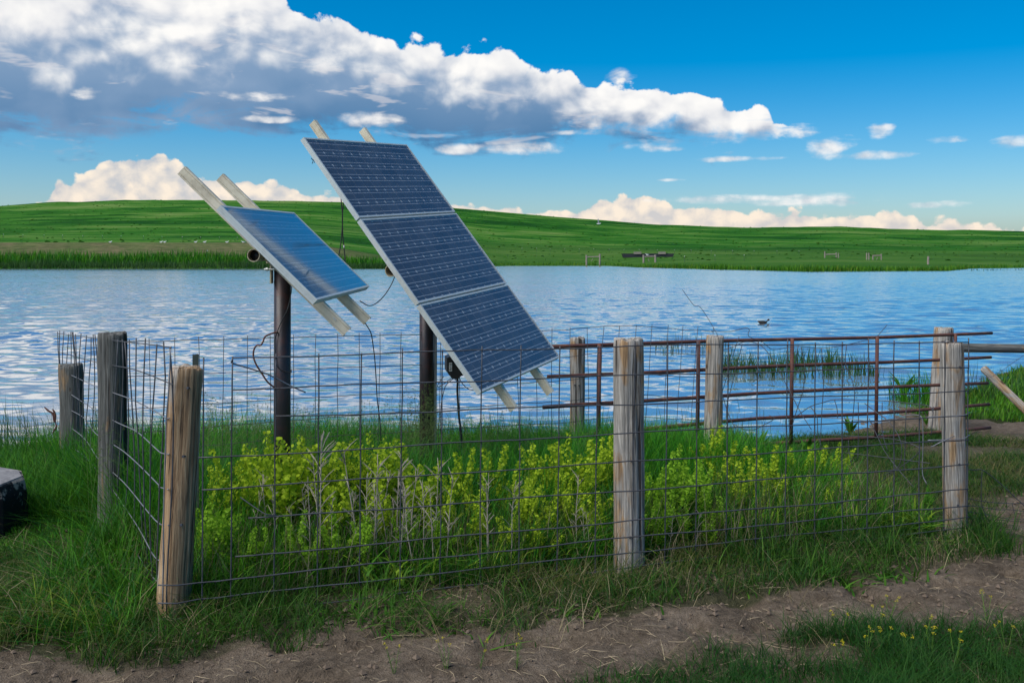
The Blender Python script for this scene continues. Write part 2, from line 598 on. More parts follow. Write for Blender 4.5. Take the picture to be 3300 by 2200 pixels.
# ------------------------------------------------------------------ lie of the land
ZW = -0.22                                                # lake level
SHX = np.array([-120, -60, -20, -6, -3, 0, 2.2, 3.5, 5, 7, 10, 20, 60, 120.])
SHY = np.array([40, 18, 11, 9.2, 9.0, 9.5, 9.9, 10.4, 12.2, 14.4, 18, 26, 44, 60.])


def vnoise(x, y, s, seed=0):
    """cheap smooth value noise"""
    x = np.asarray(x, float) * s + seed * 13.7; y = np.asarray(y, float) * s + seed * 7.3
    xi, yi = np.floor(x), np.floor(y)
    fx, fy = x - xi, y - yi
    fx = fx * fx * (3 - 2 * fx); fy = fy * fy * (3 - 2 * fy)
    def h(a, b):
        v = np.sin(a * 127.1 + b * 311.7 + seed * 74.7) * 43758.5453
        return v - np.floor(v)
    return (h(xi, yi) * (1 - fx) + h(xi + 1, yi) * fx) * (1 - fy) + (h(xi, yi + 1) * (1 - fx) + h(xi + 1, yi + 1) * fx) * fy


def near_z(x, y):
    x = np.asarray(x, float); y = np.asarray(y, float)
    ys = np.interp(x, SHX, SHY) + (vnoise(x, y, 0.7, 5) - 0.5) * 0.5
    t = np.clip((y - 5.8) / np.maximum(ys - 5.8, 0.5), 0, None)
    z = np.where(t < 1, ZW * np.clip(t, 0, 1) ** 1.15, ZW - 0.10 * np.clip(y - ys, 0, 8))
    z = z + (vnoise(x, y, 0.9, 1) - 0.5) * 0.05 * (t < 1)
    return z


def inpoly(x, y, poly):
    x = np.asarray(x); y = np.asarray(y)
    c = np.zeros(x.shape, bool)
    n = len(poly)
    for i in range(n):
        (x1, y1), (x2, y2) = poly[i], poly[(i + 1) % n]
        k = ((y1 > y) != (y2 > y))
        with np.errstate(divide='ignore', invalid='ignore'):
            c ^= k & (x < (x2 - x1) * (y - y1) / (y2 - y1 + 1e-12) + x1)
    return c


# the grassy plots on the near side (outlines on the ground)
FRINGE = [G(*p) for p in ((-500, 2110), (0, 2080), (330, 2150), (600, 2125), (778, 2074), (1017, 2014), (1165, 1990), (1255, 2050), (1374, 2055), (1552, 2026), (1671, 2046), (1790, 1996),
          (2000, 1995), (2246, 1955), (2693, 1908), (2948, 1862), (3235, 1775))] + [(3.15, 5.9), (2.75, 6.0), (1.2, 5.6), (-1.6, 4.75), (-2.3, 5.4), (-9, 6.5), (-9, 4.0)]
INSIDE = [(-1.62, 4.62), (-0.4, 4.98), (0.9, 5.4), (2.62, 5.95), (2.45, 7.0), (1.75, 8.0), (2.4, 9.2), (2.2, 9.75), (0, 9.4), (-3.2, 8.95), (-4.6, 9.0), (-3.1, 6.9), (-2.55, 6.1)]
LEFT = [(-1.62, 4.30), (-2.0, 4.22), (-3.2, 4.45), (-9, 5.0), (-9, 9.3), (-3.2, 8.95), (-2.6, 6.2), (-1.75, 4.75)]
TUFTS = [G(*p) for p in ((1950, 2260), (2023, 2180), (2183, 2100), (2438, 2086), (2565, 2032), (2795, 2034), (3012, 2046), (3267, 2014), (3700, 1980), (4200, 2000))] + [(4.2, 2.6), (0.2, 2.6)]
RIGHT = [(2.75, 6.05), (2.6, 6.9), (2.3, 7.7), (2.2, 9.6), (3.3, 10.2), (4.4, 10.2), (5.3, 9.3), (5.4, 8.4), (4.4, 7.6), (3.5, 6.8)]
BANK = [(4.7, 11.4), (5.5, 12.3), (7, 14.3), (10, 17.9), (20, 25.5), (26, 24), (12, 16.5), (8, 12.6), (6.4, 11.0), (5.6, 10.7)]


def soil_mask(x, y):
    m = np.zeros(np.shape(x))
    for poly, w in ((FRINGE, 0.55), (INSIDE, 1), (LEFT, 1), (TUFTS, 0.40), (RIGHT, 0.55), (BANK, 1)):
        m = np.maximum(m, inpoly(x, y, poly) * w)
    return m


def grid_mesh(xs, ys, zf, colf=None):
    X, Y = np.meshgrid(xs, ys)
    Z = zf(X, Y)
    v = np.stack([X.ravel(), Y.ravel(), Z.ravel()], 1)
    nx, ny = len(xs), len(ys)
    i = np.arange(nx - 1)[None, :] + (np.arange(ny - 1) * nx)[:, None]
    q = np.stack([i, i + 1, i + 1 + nx, i + nx], -1).reshape(-1, 4)
    cols = None if colf is None else colf(X.ravel(), Y.ravel())
    return mesh_np(v, q.ravel(), np.arange(len(q)) * 4, np.full(len(q), 4), cols)


def soil_z(x, y):
    z = near_z(x, y)
    z += (vnoise(x, y, 4, 2) - 0.5) * 0.030 + (vnoise(x, y, 11, 3) - 0.5) * 0.016 + (vnoise(x, y, 27, 4) - 0.5) * 0.010
    # hoof prints and clods along the path
    z -= np.clip(vnoise(x, y, 6.5, 8) - 0.60, 0, 1) * 0.17
    z += (np.abs(vnoise(x, y, 15, 14) - 0.5)) * 0.022
    return z


def soil_col(x, y):
    m = soil_mask(x, y)
    m = np.clip(m + (vnoise(x, y, 5, 9) - 0.5) * 0.5 * (m > 0), 0, 1)
    return np.stack([m, m, m], 1)


xs = np.concatenate([np.linspace(-16, -5, 60), np.arange(-4.95, 6.5, 0.03), np.linspace(6.6, 22, 70)])
ys = np.concatenate([np.linspace(-8, 3.3, 40), np.arange(3.35, 7.5, 0.03), np.arange(7.55, 11, 0.06), np.linspace(11.1, 26, 60)])
ground = link('ground', grid_mesh(xs, ys, soil_z, soil_col), M['soil'])
tag(ground, 'trodden brown soil of the lake shore with a cattle path', None, kind='structure')

# far terrain: lake bed, far shore, dam bank and the hill
RX = np.array([-4000, -800, 0, 150, 400, 700, 1000, 1250, 1500, 1800, 2100, 2400, 2700, 2900, 3300, 4200, 7000.])
RY = np.array([690, 675, 660, 651, 644, 644, 648, 656, 672, 698, 722, 733, 729, 738, 742, 735, 740.])
FX = np.array([-4000, 0, 1250, 1450, 1640, 1960, 2050, 2300, 2600, 3050, 3140, 3300, 4200, 7000.])
FD = np.array([150, 146, 146, 160, 186, 186, 162, 138, 119, 124, 148, 154, 160, 170.])


def far_z(px, d):
    """height of the far land at photo column px and depth d"""
    ds = np.interp(px, FX, FD)
    ridge = np.interp(px, RX, RY)
    dr = 480.0
    ysh = HY + F * (HC - ZW) / ds
    t = (d - ds) / (dr - ds)
    yr = np.interp(t, [0, .04, .10, .17, .25, .36, .55, .78, 1.0], [0, .10, .19, .27, .345, .43, .60, .84, 1.0])
    y_right = ysh + (ridge - ysh) * yr
    yl = np.interp(d, [146, 151, 160, 169, 176, 190, 240, 300, 400, 480], [868, 850, 820, 783, 781, 779, 758, 728, 671, 640])
    y_left = yl + (ridge - 640) * np.clip((d - 190) / 290, 0, 1)
    w = np.clip((px - 900) / 450, 0, 1); w = w * w * (3 - 2 * w)
    y = y_left * (1 - w) + y_right * w
    z = HC - (y - HY) * d / F
    zr = HC - (ridge - HY) * dr / F
    z = np.where(d > dr, zr - (d - dr) * 0.10 - (d - dr) ** 2 * 0.0002, z)
    z = np.maximum(z, np.where(d > dr, -6, -9))
    z = np.where(d < ds, ZW - 0.15 * np.minimum(ds - d, 8), z)
    return z


az = np.concatenate([np.linspace(-180, -62, 40), np.arange(-60, 60.01, 0.3), np.linspace(62, 180, 40)])
rr = np.concatenate([np.geomspace(0.6, 60, 50), np.geomspace(64, 112, 10), np.arange(115, 260, 2.0), np.arange(262, 520, 5), np.geomspace(530, 6000, 24)])
AZg, RRg = np.meshgrid(np.radians(az), rr)
Xg, Yg = RRg * np.sin(AZg), RRg * np.cos(AZg)
front = np.abs(np.degrees(AZg)) < 61
pxg = CX + F * np.tan(np.clip(AZg, R(-60), R(60)))
zfar = far_z(pxg, np.where(front, Yg / np.where(front, 1, 1), RRg))
depth = np.where(front, RRg * np.cos(AZg), RRg)
zfar = far_z(pxg, depth)
znear = near_z(Xg, Yg)
ysh = np.interp(Xg, SHX, SHY)
shore_side = Yg < ysh + 8
Zg = np.where(shore_side & (RRg < 200), znear - 0.10, zfar)
Zg = np.where(~front & (RRg >= 200), -0.1 + 4 * (1 - np.exp(-(RRg - 200) / 900)), Zg)
nA, nR = len(az), len(rr)
v = np.stack([Xg.ravel(), Yg.ravel(), Zg.ravel()], 1)
i = np.arange(nA - 1)[None, :] + (np.arange(nR - 1) * nA)[:, None]
q = np.stack([i, i + nA, i + nA + 1, i + 1], -1).reshape(-1, 4)[:, ::-1]
tcol = np.ones((v.shape[0], 3))
D_, PX_ = depth.ravel(), pxg.ravel()
leftw = np.clip((1350 - PX_) / 300, 0, 1)
tan = np.clip(2.2 - np.abs(D_ - 165) / 5.5, 0, 1) * leftw
tan = tan * (0.6 + 0.4 * vnoise(v[:, 0], v[:, 1], 0.25, 3))
sw = np.clip(1 - np.abs(D_ - 300 - 25 * np.sin(PX_ / 400)) / 24, 0, 1) * (0.4 + 0.6 * np.clip((PX_ - 500) / 600, 0, 1))
fl = np.clip((PX_ - 1250) / 300, 0, 1) * np.clip((285 - D_) / 25, 0, 1) * np.clip((D_ - 110) / 30, 0, 1)
tcol = np.stack([tan, sw, fl], 1)        # bare bank, lush swale, grazed flat
terrain = link('terrain', mesh_np(v, q.ravel(), np.arange(len(q)) * 4, np.full(len(q), 4), tcol), M['hill'])
tag(terrain, 'long green grassy hill rising beyond the far shore', None, kind='structure')


def wave_field(x, y, spacing):
    r2 = np.random.default_rng(21)
    h = np.zeros_like(x); dx = np.zeros_like(x); dy = np.zeros_like(x)
    n = 64
    gust = 0.55 + 0.9 * vnoise(x, y * 2.2, 0.06, 17) * (0.6 + 0.8 * vnoise(x, y * 2, 0.25, 18))
    for k in range(n):
        lam = 0.22 * (1.6 / 0.22) ** (k / (n - 1)) * r2.uniform(0.9, 1.1)
        th = r2.normal(0.06, 0.46)
        kx, ky = math.sin(th) * 2 * math.pi / lam, math.cos(th) * 2 * math.pi / lam
        slope = 0.019 * (0.55 + 0.75 * (lam < 0.8))
        a_ = slope * lam / (2 * math.pi) * np.clip(lam / spacing / 3 - 0.3, 0, 1)
        ph = kx * x + ky * y + r2.uniform(0, 6.28)
        h += a_ * np.sin(ph)
        dx += a_ * 0.7 * np.cos(ph) * math.sin(th); dy += a_ * 0.7 * np.cos(ph) * math.cos(th)
    return dx * gust, dy * gust, h * gust


wa = np.radians(np.concatenate([[-75, -65, -55, -48, -42], np.arange(-38, 38.01, 0.12), [42, 48, 55, 65, 75]]))
wd = np.concatenate([[5.0, 7.0], 8.2 * np.exp(np.arange(0, math.log(200 / 8.2), 0.0066)), [215, 240, 300]])
WA, WD = np.meshgrid(wa, wd)
wx, wy = np.tan(WA) * WD, WD.copy()
spc = np.maximum(WD * 0.0066, np.gradient(wa)[None, :] * WD * 0.5)
ddx, ddy, hh = wave_field(wx, wy, spc)
calm = np.clip((WD - 8.8) / 6, 0.25, 1) * (1 - 0.5 * np.clip((WD - 60) / 120, 0, 1))
v = np.stack([(wx + ddx * calm).ravel(), (wy + ddy * calm).ravel(), (ZW + hh * calm).ravel()], 1)
nA, nR = len(wa), len(wd)
i = np.arange(nA - 1)[None, :] + (np.arange(nR - 1) * nA)[:, None]
q = np.stack([i, i + 1, i + nA + 1, i + nA], -1).reshape(-1, 4)
lake = link('lake_water', mesh_np(v, q.ravel(), np.arange(len(q)) * 4, np.full(len(q), 4)), M['water'])
tag(lake, 'rippled blue lake reflecting clouds', None, kind='structure')

# ------------------------------------------------------------------ wooden posts
def post_mesh(h, r, seed, taper=0.96, cracks=3, segs=64, rings=40, flat=0.0):
    rr_ = random.Random(seed)
    ck = [(rr_.uniform(0, 2 * math.pi), rr_.uniform(0.0, 0.35), rr_.uniform(0.75, 1.05), rr_.uniform(0.004, 0.009), rr_.uniform(-0.25, 0.25)) for _ in range(cracks)]
    bl = [(rr_.uniform(0, 6.28), rr_.uniform(0.3, 1.0), rr_.uniform(0.004, 0.012)) for _ in range(4)]
    V, Fc = [], []
    depth_ = 0.25
    for i in range(rings + 1):
        t = i / rings
        z = -depth_ + t * (h + depth_)
        hz = max(z, 0) / h
        for k in range(segs):
            an = 2 * math.pi * k / segs
            rad = r * (1 + (1 - taper) * (1 - hz))
            rad *= 1 + 0.040 * math.sin(2 * an + seed) + 0.030 * math.sin(3 * an + 1.3 * seed + 1.2 * hz) + 0.012 * math.sin(5 * hz * 3 + an * 2 + seed)
            for (a0, z0, dep) in bl:
                d = math.atan2(math.sin(an - a0), math.cos(an - a0))
                rad -= dep * math.exp(-(d / 0.5) ** 2 - ((hz - z0) / 0.2) ** 2)
            for (a0, z0, z1, dep, tw) in ck:
                if z0 < hz < z1:
                    d = math.atan2(math.sin(an - a0 - tw * hz), math.cos(an - a0 - tw * hz))
                    rad -= dep * math.exp(-(d / 0.065) ** 2) * min(1, (z1 - hz) * 8) * (0.4 if hz > 0.985 else 1)
            if i == rings: rad *= 0.975
            zz = z + (0.005 * math.sin(an * 2 + seed) if i == rings else 0) + (0.004 * math.sin(an * 7 + seed) if i == rings else 0)
            V.append((rad * math.cos(an), rad * math.sin(an), zz))
    for i in range(rings):
        for k in range(segs):
            k2 = (k + 1) % segs
            Fc.append((i * segs + k, i * segs + k2, (i + 1) * segs + k2, (i + 1) * segs + k))
    b = rings * segs
    for s_ in (0.93, 0.6, 0.3):
        nb = len(V)
        for k in range(segs):
            x, y, z = V[b + k] if s_ == 0.93 else V[nb - segs + k]
            sc = s_ if s_ == 0.93 else (0.6 / 0.93 if s_ == 0.6 else 0.5)
            V.append((x * sc, y * sc, z + (0.006 if s_ == 0.93 else rr_.uniform(-0.002, 0.002))))
        src = b if s_ == 0.93 else nb - segs
        for k in range(segs):
            k2 = (k + 1) % segs
            Fc.append((src + k, src + k2, nb + k2, nb + k))
    Fc.append(tuple(len(V) - segs + k for k in range(segs)))
    Fc.append(tuple(reversed(range(segs))))
    return mesh_from(V, Fc)


def post(name, base, top, r, mat, label, seed, cracks=3, group='round wooden posts of the enclosure', cat='post'):
    base, top = Vector(base), Vector(top)
    ax = top - base
    o = link(name, post_mesh(ax.length, r, seed, cracks=cracks), M[mat], loc=base, smooth=True)
    o.rotation_euler = ax.to_track_quat('Z', 'Y').to_euler()
    o.rotation_euler.rotate_axis('Z', seed * 1.37)
    tag(o, label, cat, group)
    return o


def gz(x, y): return float(near_z(np.array([x]), np.array([y]))[0])


def nail(parent, world_p, out_dir, mat=None):
    """a fence staple or nail head driven into a post, as its part"""
    wp, od = Vector(world_p), Vector(out_dir).normalized()
    v, f = tube_data([wp - od * 0.02, wp + od * 0.006, wp + od * 0.007], [0.004, 0.004, 0.0075], 8)
    v2, f2 = tube_data([wp + od * 0.007, wp + od * 0.010], [0.0075, 0.006], 8)
    b = len(v); v += v2; f += [tuple(i + b for i in q) for q in f2]
    inv = (Matrix.Translation(parent.location) @ parent.rotation_euler.to_matrix().to_4x4()).inverted()
    o = bpy.data.objects.new('nail', mesh_from([inv @ p for p in v], f)); col.objects.link(o)
    o.data.materials.append(mat or M['galv_wire']); o.parent = parent
    return o


def stand(px_top, py_top, px_base, d, r, mat, name, label, seed, **kw):
    t = P(px_top, py_top, d)
    bx = (px_base - CX) / F * d
    return post(name, (bx, d, gz(bx, d) - 0.02), t, r, mat, label, seed, **kw)


p_corner = stand(598, 1187, 556, 4.62, 0.081, 'wood_a', 'fence_post', 'leaning brown-grey corner post nearest the camera with a rusty stain down its face', 3, cracks=4)
p_mid = stand(2024, 1095, 2027, 5.31, 0.080, 'wood_b', 'fence_post', 'tall pale grey post in the middle of the front wire fence, split down its length', 8, cracks=5)
p_right = stand(3067, 1107, 3078, 5.93, 0.068, 'wood_e', 'fence_post', 'split grey and orange-brown post at the right end of the front fence', 14, cracks=5)
p_l2 = stand(361, 1076, 364, 6.10, 0.086, 'wood_c', 'fence_post', 'dark grey post standing behind the left wire fence, the taller of the two there', 20, cracks=3)
p_l1 = stand(228, 1176, 235, 8.05, 0.094, 'wood_c', 'fence_post', 'short dark grey post at the far end of the left wire fence', 23, cracks=4)
p_b1 = stand(1862, 1090, 1858, 8.35, 0.066, 'wood_d', 'fence_post', 'thin tan post behind the rusty gate just right of the solar panels', 31, cracks=2)
p_b2 = stand(2306, 1085, 2296, 8.28, 0.074, 'wood_d', 'fence_post', 'tan post in front of the rusty gate with a bulging knotted foot', 37, cracks=4)
p_b3 = stand(3042, 1058, 3024, 10.42, 0.098, 'wood_b', 'fence_post', 'thick grey post behind the rusty gate at its right end', 41, cracks=3)
for o, pts in ((p_corner, ((606, 1250), (592, 1470), (585, 1690))), (p_mid, ((2046, 1210), (2037, 1487), (2030, 1730))), (p_right, ((3092, 1182), (3090, 1495), (3085, 1627)))):
    for (a, b) in pts:
        d = o.location.y - (0.080 if o is not p_right else 0.064)
        nail(o, P(a, b, d), (0, -1, 0.1))
for (a, b) in ((1852, 1240), (1866, 1241)):
    nail(p_b1, P(a, b, 8.35 - 0.066), (0, -1, 0))

# ------------------------------------------------------------------ front wire panel
def wob(i, s=0.004): return Vector((random.uniform(-s, s), random.uniform(-s, s), random.uniform(-s, s)))


def dfront(px):
    s_ = (px - CX) / F
    return (5.0 - 0.0) / (1 - 0.31 * s_)


front = empty('wire_fence', (0.6, 5.2, 0), 'rigid square wire mesh fence along the front of the enclosure', 'wire fence')
rows_l = [1157, 1258, 1352, 1477, 1577, 1682, 1803, 1874, 1930, 1985, 2033]
rows_m = [1115, 1209, 1302, 1395, 1488, 1580, 1677, 1732, 1780, 1828, 1876]
rows_r = [1104, 1182, 1260, 1340, 1415, 1495, 1576, 1627, 1665, 1699, 1728]
fx = [653, 2024, 3122]
starts = [749, 749, 889, 640, 650, 800, 758, 520, 520, 520, 700]


def row_y(i, px):
    return float(np.interp(px, fx, [rows_l[i], rows_m[i], rows_r[i]]))


for i in range(11):
    pts = []
    for px in np.linspace(starts[i], 3122, 44):
        d = dfront(px) - 0.012
        p_ = P(px, row_y(i, px) + 2.2 * math.sin(px / 130.0 + i * 2.1) + random.uniform(-1.2, 1.2), d)
        if px < 640 and i >= 7:
            p_.y -= 0.045
        pts.append(p_)
    o = tube('line_wire', pts, 0.0036, M['galv_wire'], front, 6)
stays = [656, 749, 889, 1028, 1165, 1297, 1426, 1553, 1679, 1805, 1926, 2047, 2152, 2250, 2347, 2443, 2538, 2628, 2714, 2799, 2881, 2963, 3046, 3122]
for k, px in enumerate(stays):
    y0 = row_y(0, px) - random.uniform(4, 18); y1 = row_y(10, px) + 10
    lean = random.uniform(-5, 4) - (7 if 1000 < px < 2600 else 3)
    pts = []
    for t in np.linspace(0, 1, 12):
        pts.append(P(px + lean * t + random.uniform(-1.1, 1.1), y0 + (y1 - y0) * t, dfront(px) - 0.006))
    tube('stay_wire', pts, 0.0036, M['galv_wire'], front, 6)
d0 = dfront(749) - 0.01
tube('bent_wire_end', spline([P(749, 1156, d0), P(747, 1163, d0), P(752, 1171, d0 + 0.02), P(815, 1190, d0 + 0.10), P(870, 1209, d0 + 0.16), P(930, 1240, d0 + 0.22), P(985, 1264, d0 + 0.26)], 5), 0.0036, M['bright_wire'], front)
tube('bent_wire_end', spline([P(892, 1659, dfront(892) - .01), P(860, 1657, dfront(860) - .02), P(830, 1640, dfront(830)), P(775, 1602, dfront(775) + .05)], 5), 0.0030, M['galv_wire'], front)
# wire ends hooked round the right hand post
for yy, up in ((1340, -10), (1415, -14)):
    d = dfront(3100) - 0.02
    tube('wire_hook', spline([P(2990, yy + 3, d), P(3060, yy + 1, d - 0.01), P(3105, yy - 3, d), P(3124, yy + up, d + 0.05)], 5), 0.0032, M['bright_wire'], front)
tube('wire_hook', spline([P(3000, 1440, dfront(3000)), P(3040, 1420, dfront(3040) - .03), P(3075, 1405, dfront(3075) - .03)], 4), 0.0028, M['bright_wire'], front)

# ------------------------------------------------------------------ left wire fence
def dleft(px): return 1.059 / ((px - CX) / F + 0.591)


leftf = empty('wire_fence', (-2.8, 6.5, 0), 'sagging wire fence running from the corner post back along the left side', 'wire fence')
LW = [[(184, 1074), (310, 1090), (409, 1102), (500, 1112), (552, 1120)],
      [(186, 1133), (305, 1166), (430, 1190), (545, 1234), (552, 1237)],
      [(187, 1189), (308, 1244), (420, 1285), (500, 1325), (535, 1347), (546, 1347)],
      [(190, 1245), (310, 1323), (380, 1362), (440, 1390), (500, 1443), (520, 1459), (545, 1463)],
      [(193, 1305), (268, 1344), (310, 1398), (400, 1455), (505, 1555), (512, 1568), (543, 1576)],
      [(195, 1361), (240, 1386), (279, 1421), (320, 1482), (400, 1555), (500, 1675), (543, 1691)],
      [(212, 1432), (268, 1466), (350, 1560), (440, 1690), (500, 1795), (540, 1804)],
      [(205, 1459), (262, 1500), (340, 1600), (410, 1730), (492, 1858), (538, 1880)],
      [(210, 1500), (300, 1600), (400, 1800), (500, 1990)]]
for i, w in enumerate(LW):
    pts = spline([P(a, b, dleft(a)) for a, b in w], 6)
    tube('line_wire', pts, 0.0030, M['bright_wire'] if i > 1 else M['galv_wire'], leftf, 6)


def lw_y(i, px): return float(np.interp(px, [a for a, b in LW[i]], [b for a, b in LW[i]]))


L0, L1 = Vector((-1.6, 4.5, 0)), Vector((-4.2, 8.9, 0))
nst = 25
for k in range(nst):
    q_ = L0.lerp(L1, (k + 0.02) / (nst - 0.6))
    px = CX + F * q_.x / q_.y
    zt = P(px, lw_y(0, px), dleft(px)).z + random.uniform(0.0, 0.03)
    zb = P(px, lw_y(8, max(px, 210)), dleft(px)).z - 0.05
    pts = [Vector((q_.x + random.uniform(-.004, .004) + 0.018 * math.sin(t * 5 + k), q_.y, zt + (zb - zt) * t)) for t in np.linspace(0, 1, 9)]
    tube('stay_wire', pts, 0.0036, M['galv_wire'], leftf, 6)
tube('stay_wire', spline([P(550, 1115, 4.5), P(545, 1240, 4.49), P(536, 1350, 4.49), P(533, 1470, 4.49), P(529, 1580, 4.49), P(527, 1700, 4.49), P(526, 1820, 4.49), P(524, 1960, 4.49)], 4), 0.0034, M['bright_wire'], leftf)

# ------------------------------------------------------------------ back wire fence
backf = empty('wire_fence', (-1.1, 7.1, -0.1), 'thin wire fence along the lake side of the enclosure behind the solar poles', 'wire fence')
B0, B1 = Vector((-2.55, 6.30, 0)), Vector((1.76, 8.84 - 0.42, 0))
BT = ([409, 645, 1350, 1800, 2100, 2240, 2330], [1102, 1094, 1077, 1064, 1053, 1056, 1066])


def back_pt(t):
    q_ = B0.lerp(B1, t)
    px = CX + F * q_.x / q_.y
    return q_, px, P(px, float(np.interp(px, *BT)), q_.y).z


cum = [0, .218, .425, .60, .755, .89, 1.0, 1.09]
for i, dz in enumerate(cum):
    pts = []
    for t in np.linspace(0, 1, 46):
        q_, px, z = back_pt(t)
        pts.append(Vector((q_.x, q_.y, z - dz * (1 + 0.05 * math.sin(t * 3 + i)) + random.uniform(-.004, .004) + (0.02 * math.sin(t * 18) * (t > .7)))))
    tube('line_wire', pts, 0.0025, M['galv_wire'], backf, 5)
nb_ = 30
for k in range(nb_ + 1):
    t = k / nb_
    q_, px, z = back_pt(t)
    ln = random.uniform(-0.03, 0.03) + (0.07 if t > 0.75 else 0)
    pts = [Vector((q_.x - ln * u_ + random.uniform(-.004, .004), q_.y, z + 0.02 - 1.12 * u_)) for u_ in np.linspace(0, 1, 7)]
    tube('stay_wire', pts, 0.0025, M['galv_wire'], backf, 5)

# green steel post tip behind the corner post
tp = MB(); a = P(630, 1142, 5.35); g0 = gz(a.x, a.y)
tp.box((a.x - .017, a.y, g0 - .1), (.034, 0, 0), (0, .005, 0), (0, 0, a.z - g0 + .1))
tp.box((a.x - .003, a.y + .0052, g0 - .1), (.006, 0, 0), (0, .03, 0), (0, 0, a.z - g0 + .1))
tag(tp.build('steel_post', M['dark_green']), 'dark green steel T-post tip showing above the brown corner post', 'steel post')

# ------------------------------------------------------------------ rusty pipe gate
GL, GR = (1775, 7.83), (3196, 10.2)
gate = empty('pipe_gate', ((2500 - CX) / F * 9.0, 9.0, gz(2.5, 9.0)), 'long rusty pipe livestock gate standing open along the lake edge', 'gate')
GY = [((1781, 1115), (2440, 1096), (2825, 1086), (3196, 1074)), ((1765, 1214), (2440, 1183), (2825, 1168), (3193, 1150)), ((1750, 1313), (2440, 1266), (2825, 1250), (3183, 1233)),
      ((1770, 1410), (2440, 1349), (2825, 1330), (3188, 1303)), ((1800, 1490), (2440, 1432), (2825, 1409), (3191, 1376))]
gpl = lambda s_: None
XL, XR = (GL[0] - CX) / F * GL[1], (GR[0] - CX) / F * GR[1]
gm = (GR[1] - GL[1]) / (XR - XL); gb = GL[1] - gm * XL


def dgate(px): return gb / (1 - gm * (px - CX) / F)


for w in GY:
    pts = []
    for px in np.linspace(w[0][0], w[-1][0], 22):
        y = float(np.interp(px, [a for a, b in w], [b for a, b in w]))
        pts.append(P(px, y + 1.3 * math.sin(px / 160 + w[0][1]), dgate(px)))
    tube('rail', pts, 0.0165, M['rust'], gate, 10)
for px, ex in ((1932, 0), (2251, 0), (2553, 0), (2827, 0), (3079, 0)):
    ys_ = [float(np.interp(px, [a for a, b in w], [b for a, b in w])) for w in GY]
    d = dgate(px) - 0.026
    tube('upright', [P(px, ys_[0] - 4, d), P(px - 2, ys_[2], d), P(px - 4, ys_[4] + 3, d)], 0.0175, M['rust'], gate, 10)

# ------------------------------------------------------------------ collapsed mesh behind the front fence
tangle = empty('tangled_wire_mesh', (1.9, 7.4, -0.05), 'bent and tangled wire mesh collapsed between the knotted tan post and the right post', 'tangled wire')


def T(pts, d0_=8.15, d1_=6.5, r=0.0031, mat='galv_wire'):
    w = []
    for (a, b) in pts:
        w.append(P(2250 + a * .3508, 1050 + b * .3508, d0_ + (d1_ - d0_) * a / 2138))
    tube('loose_wire', spline(w, 5), r, M[mat], tangle, 5)


T([(120, 47), (270, 52), (350, 40), (430, 18), (470, 34), (465, 95), (600, 155), (690, 217), (900, 185), (1140, 205), (1400, 165), (1620, 105), (1680, 55), (1735, -10)], 8.2, 8.9, .0027)
T([(240, 215), (330, 190), (410, 150), (500, 150), (590, 190), (700, 330), (820, 560), (940, 790), (1040, 950)])
T([(375, 100), (300, 330), (260, 480), (215, 620)])
T([(405, 165), (345, 400), (290, 620), (262, 740), (260, 900)])
T([(920, 180), (880, 400), (850, 620), (840, 760)])
T([(945, 195), (980, 400), (960, 600), (900, 790), (850, 960), (800, 1130)])
T([(1135, 200), (1140, 400), (1150, 560), (1135, 800), (1118, 1160)])
T([(1362, 175), (1355, 350), (1420, 520), (1435, 640), (1420, 850)])
T([(830, 870), (900, 830), (1030, 740), (1140, 706), (1250, 678), (1500, 680), (1750, 690), (1950, 712), (2120, 735), (2160, 800)])
T([(330, 900), (400, 940), (500, 955), (600, 910), (700, 850), (650, 820)])
T([(1530, 710), (1620, 780), (1750, 880), (1850, 1030), (1870, 1180), (1830, 1300), (1700, 1370)])
T([(1570, 850), (1640, 1000), (1720, 1160), (1850, 1330), (1980, 1480)])
T([(1130, 1000), (1500, 1015), (1800, 1040), (2000, 1100), (2030, 1150), (1950, 1230), (1750, 1370), (1540, 1560)])
T([(1130, 840), (1400, 855), (1700, 885), (1900, 825), (2020, 820), (2060, 870), (2065, 1100), (2060, 1350), (2100, 1450)], mat='bright_wire')
T([(1320, 1160), (1700, 1205), (2130, 1260)])
T([(1470, 700), (1472, 980), (1465, 1240)])
T([(1690, 700), (1690, 960), (1740, 1150)])
T([(1910, 770), (1900, 1100), (1890, 1350)])
T([(1250, 675), (1275, 760), (1280, 850)])
T([(1030, 740), (1090, 830), (1100, 1000), (1130, 1100)])
T([(215, 600), (260, 760), (320, 900), (400, 1010), (420, 1120)])
T([(2160, 740), (2150, 900), (2140, 1000)])
T([(1380, 1050), (1385, 1150), (1410, 1270)])

lw_ = empty('loose_wire', P(2306, 1300, 8.25), 'single loose wire sticking up from the tan post in front of the gate', 'wire')
tube('wire_strand', spline([P(2199, 933, 8.3), P(2235, 982, 8.29), P(2256, 989, 8.28), P(2289, 1038, 8.26), P(2314, 1086, 8.21), P(2318, 1120, 8.2)], 5), 0.0024, M['galv_wire'], lw_)

brk = empty('broken_wire_mesh', (3.1, 6.3, 0.0), 'broken wire mesh bent down to the path beyond the right post', 'broken fence')


def T2(pts, r=0.0024, d0_=6.05, d1_=6.15, mat='galv_wire'):
    tube('loose_wire', spline([P(2950 + a * .287, 1350 + b * .287, d0_ + (d1_ - d0_) * (a - 500) / 700) for a, b in pts], 5), r, M[mat], brk, 5)


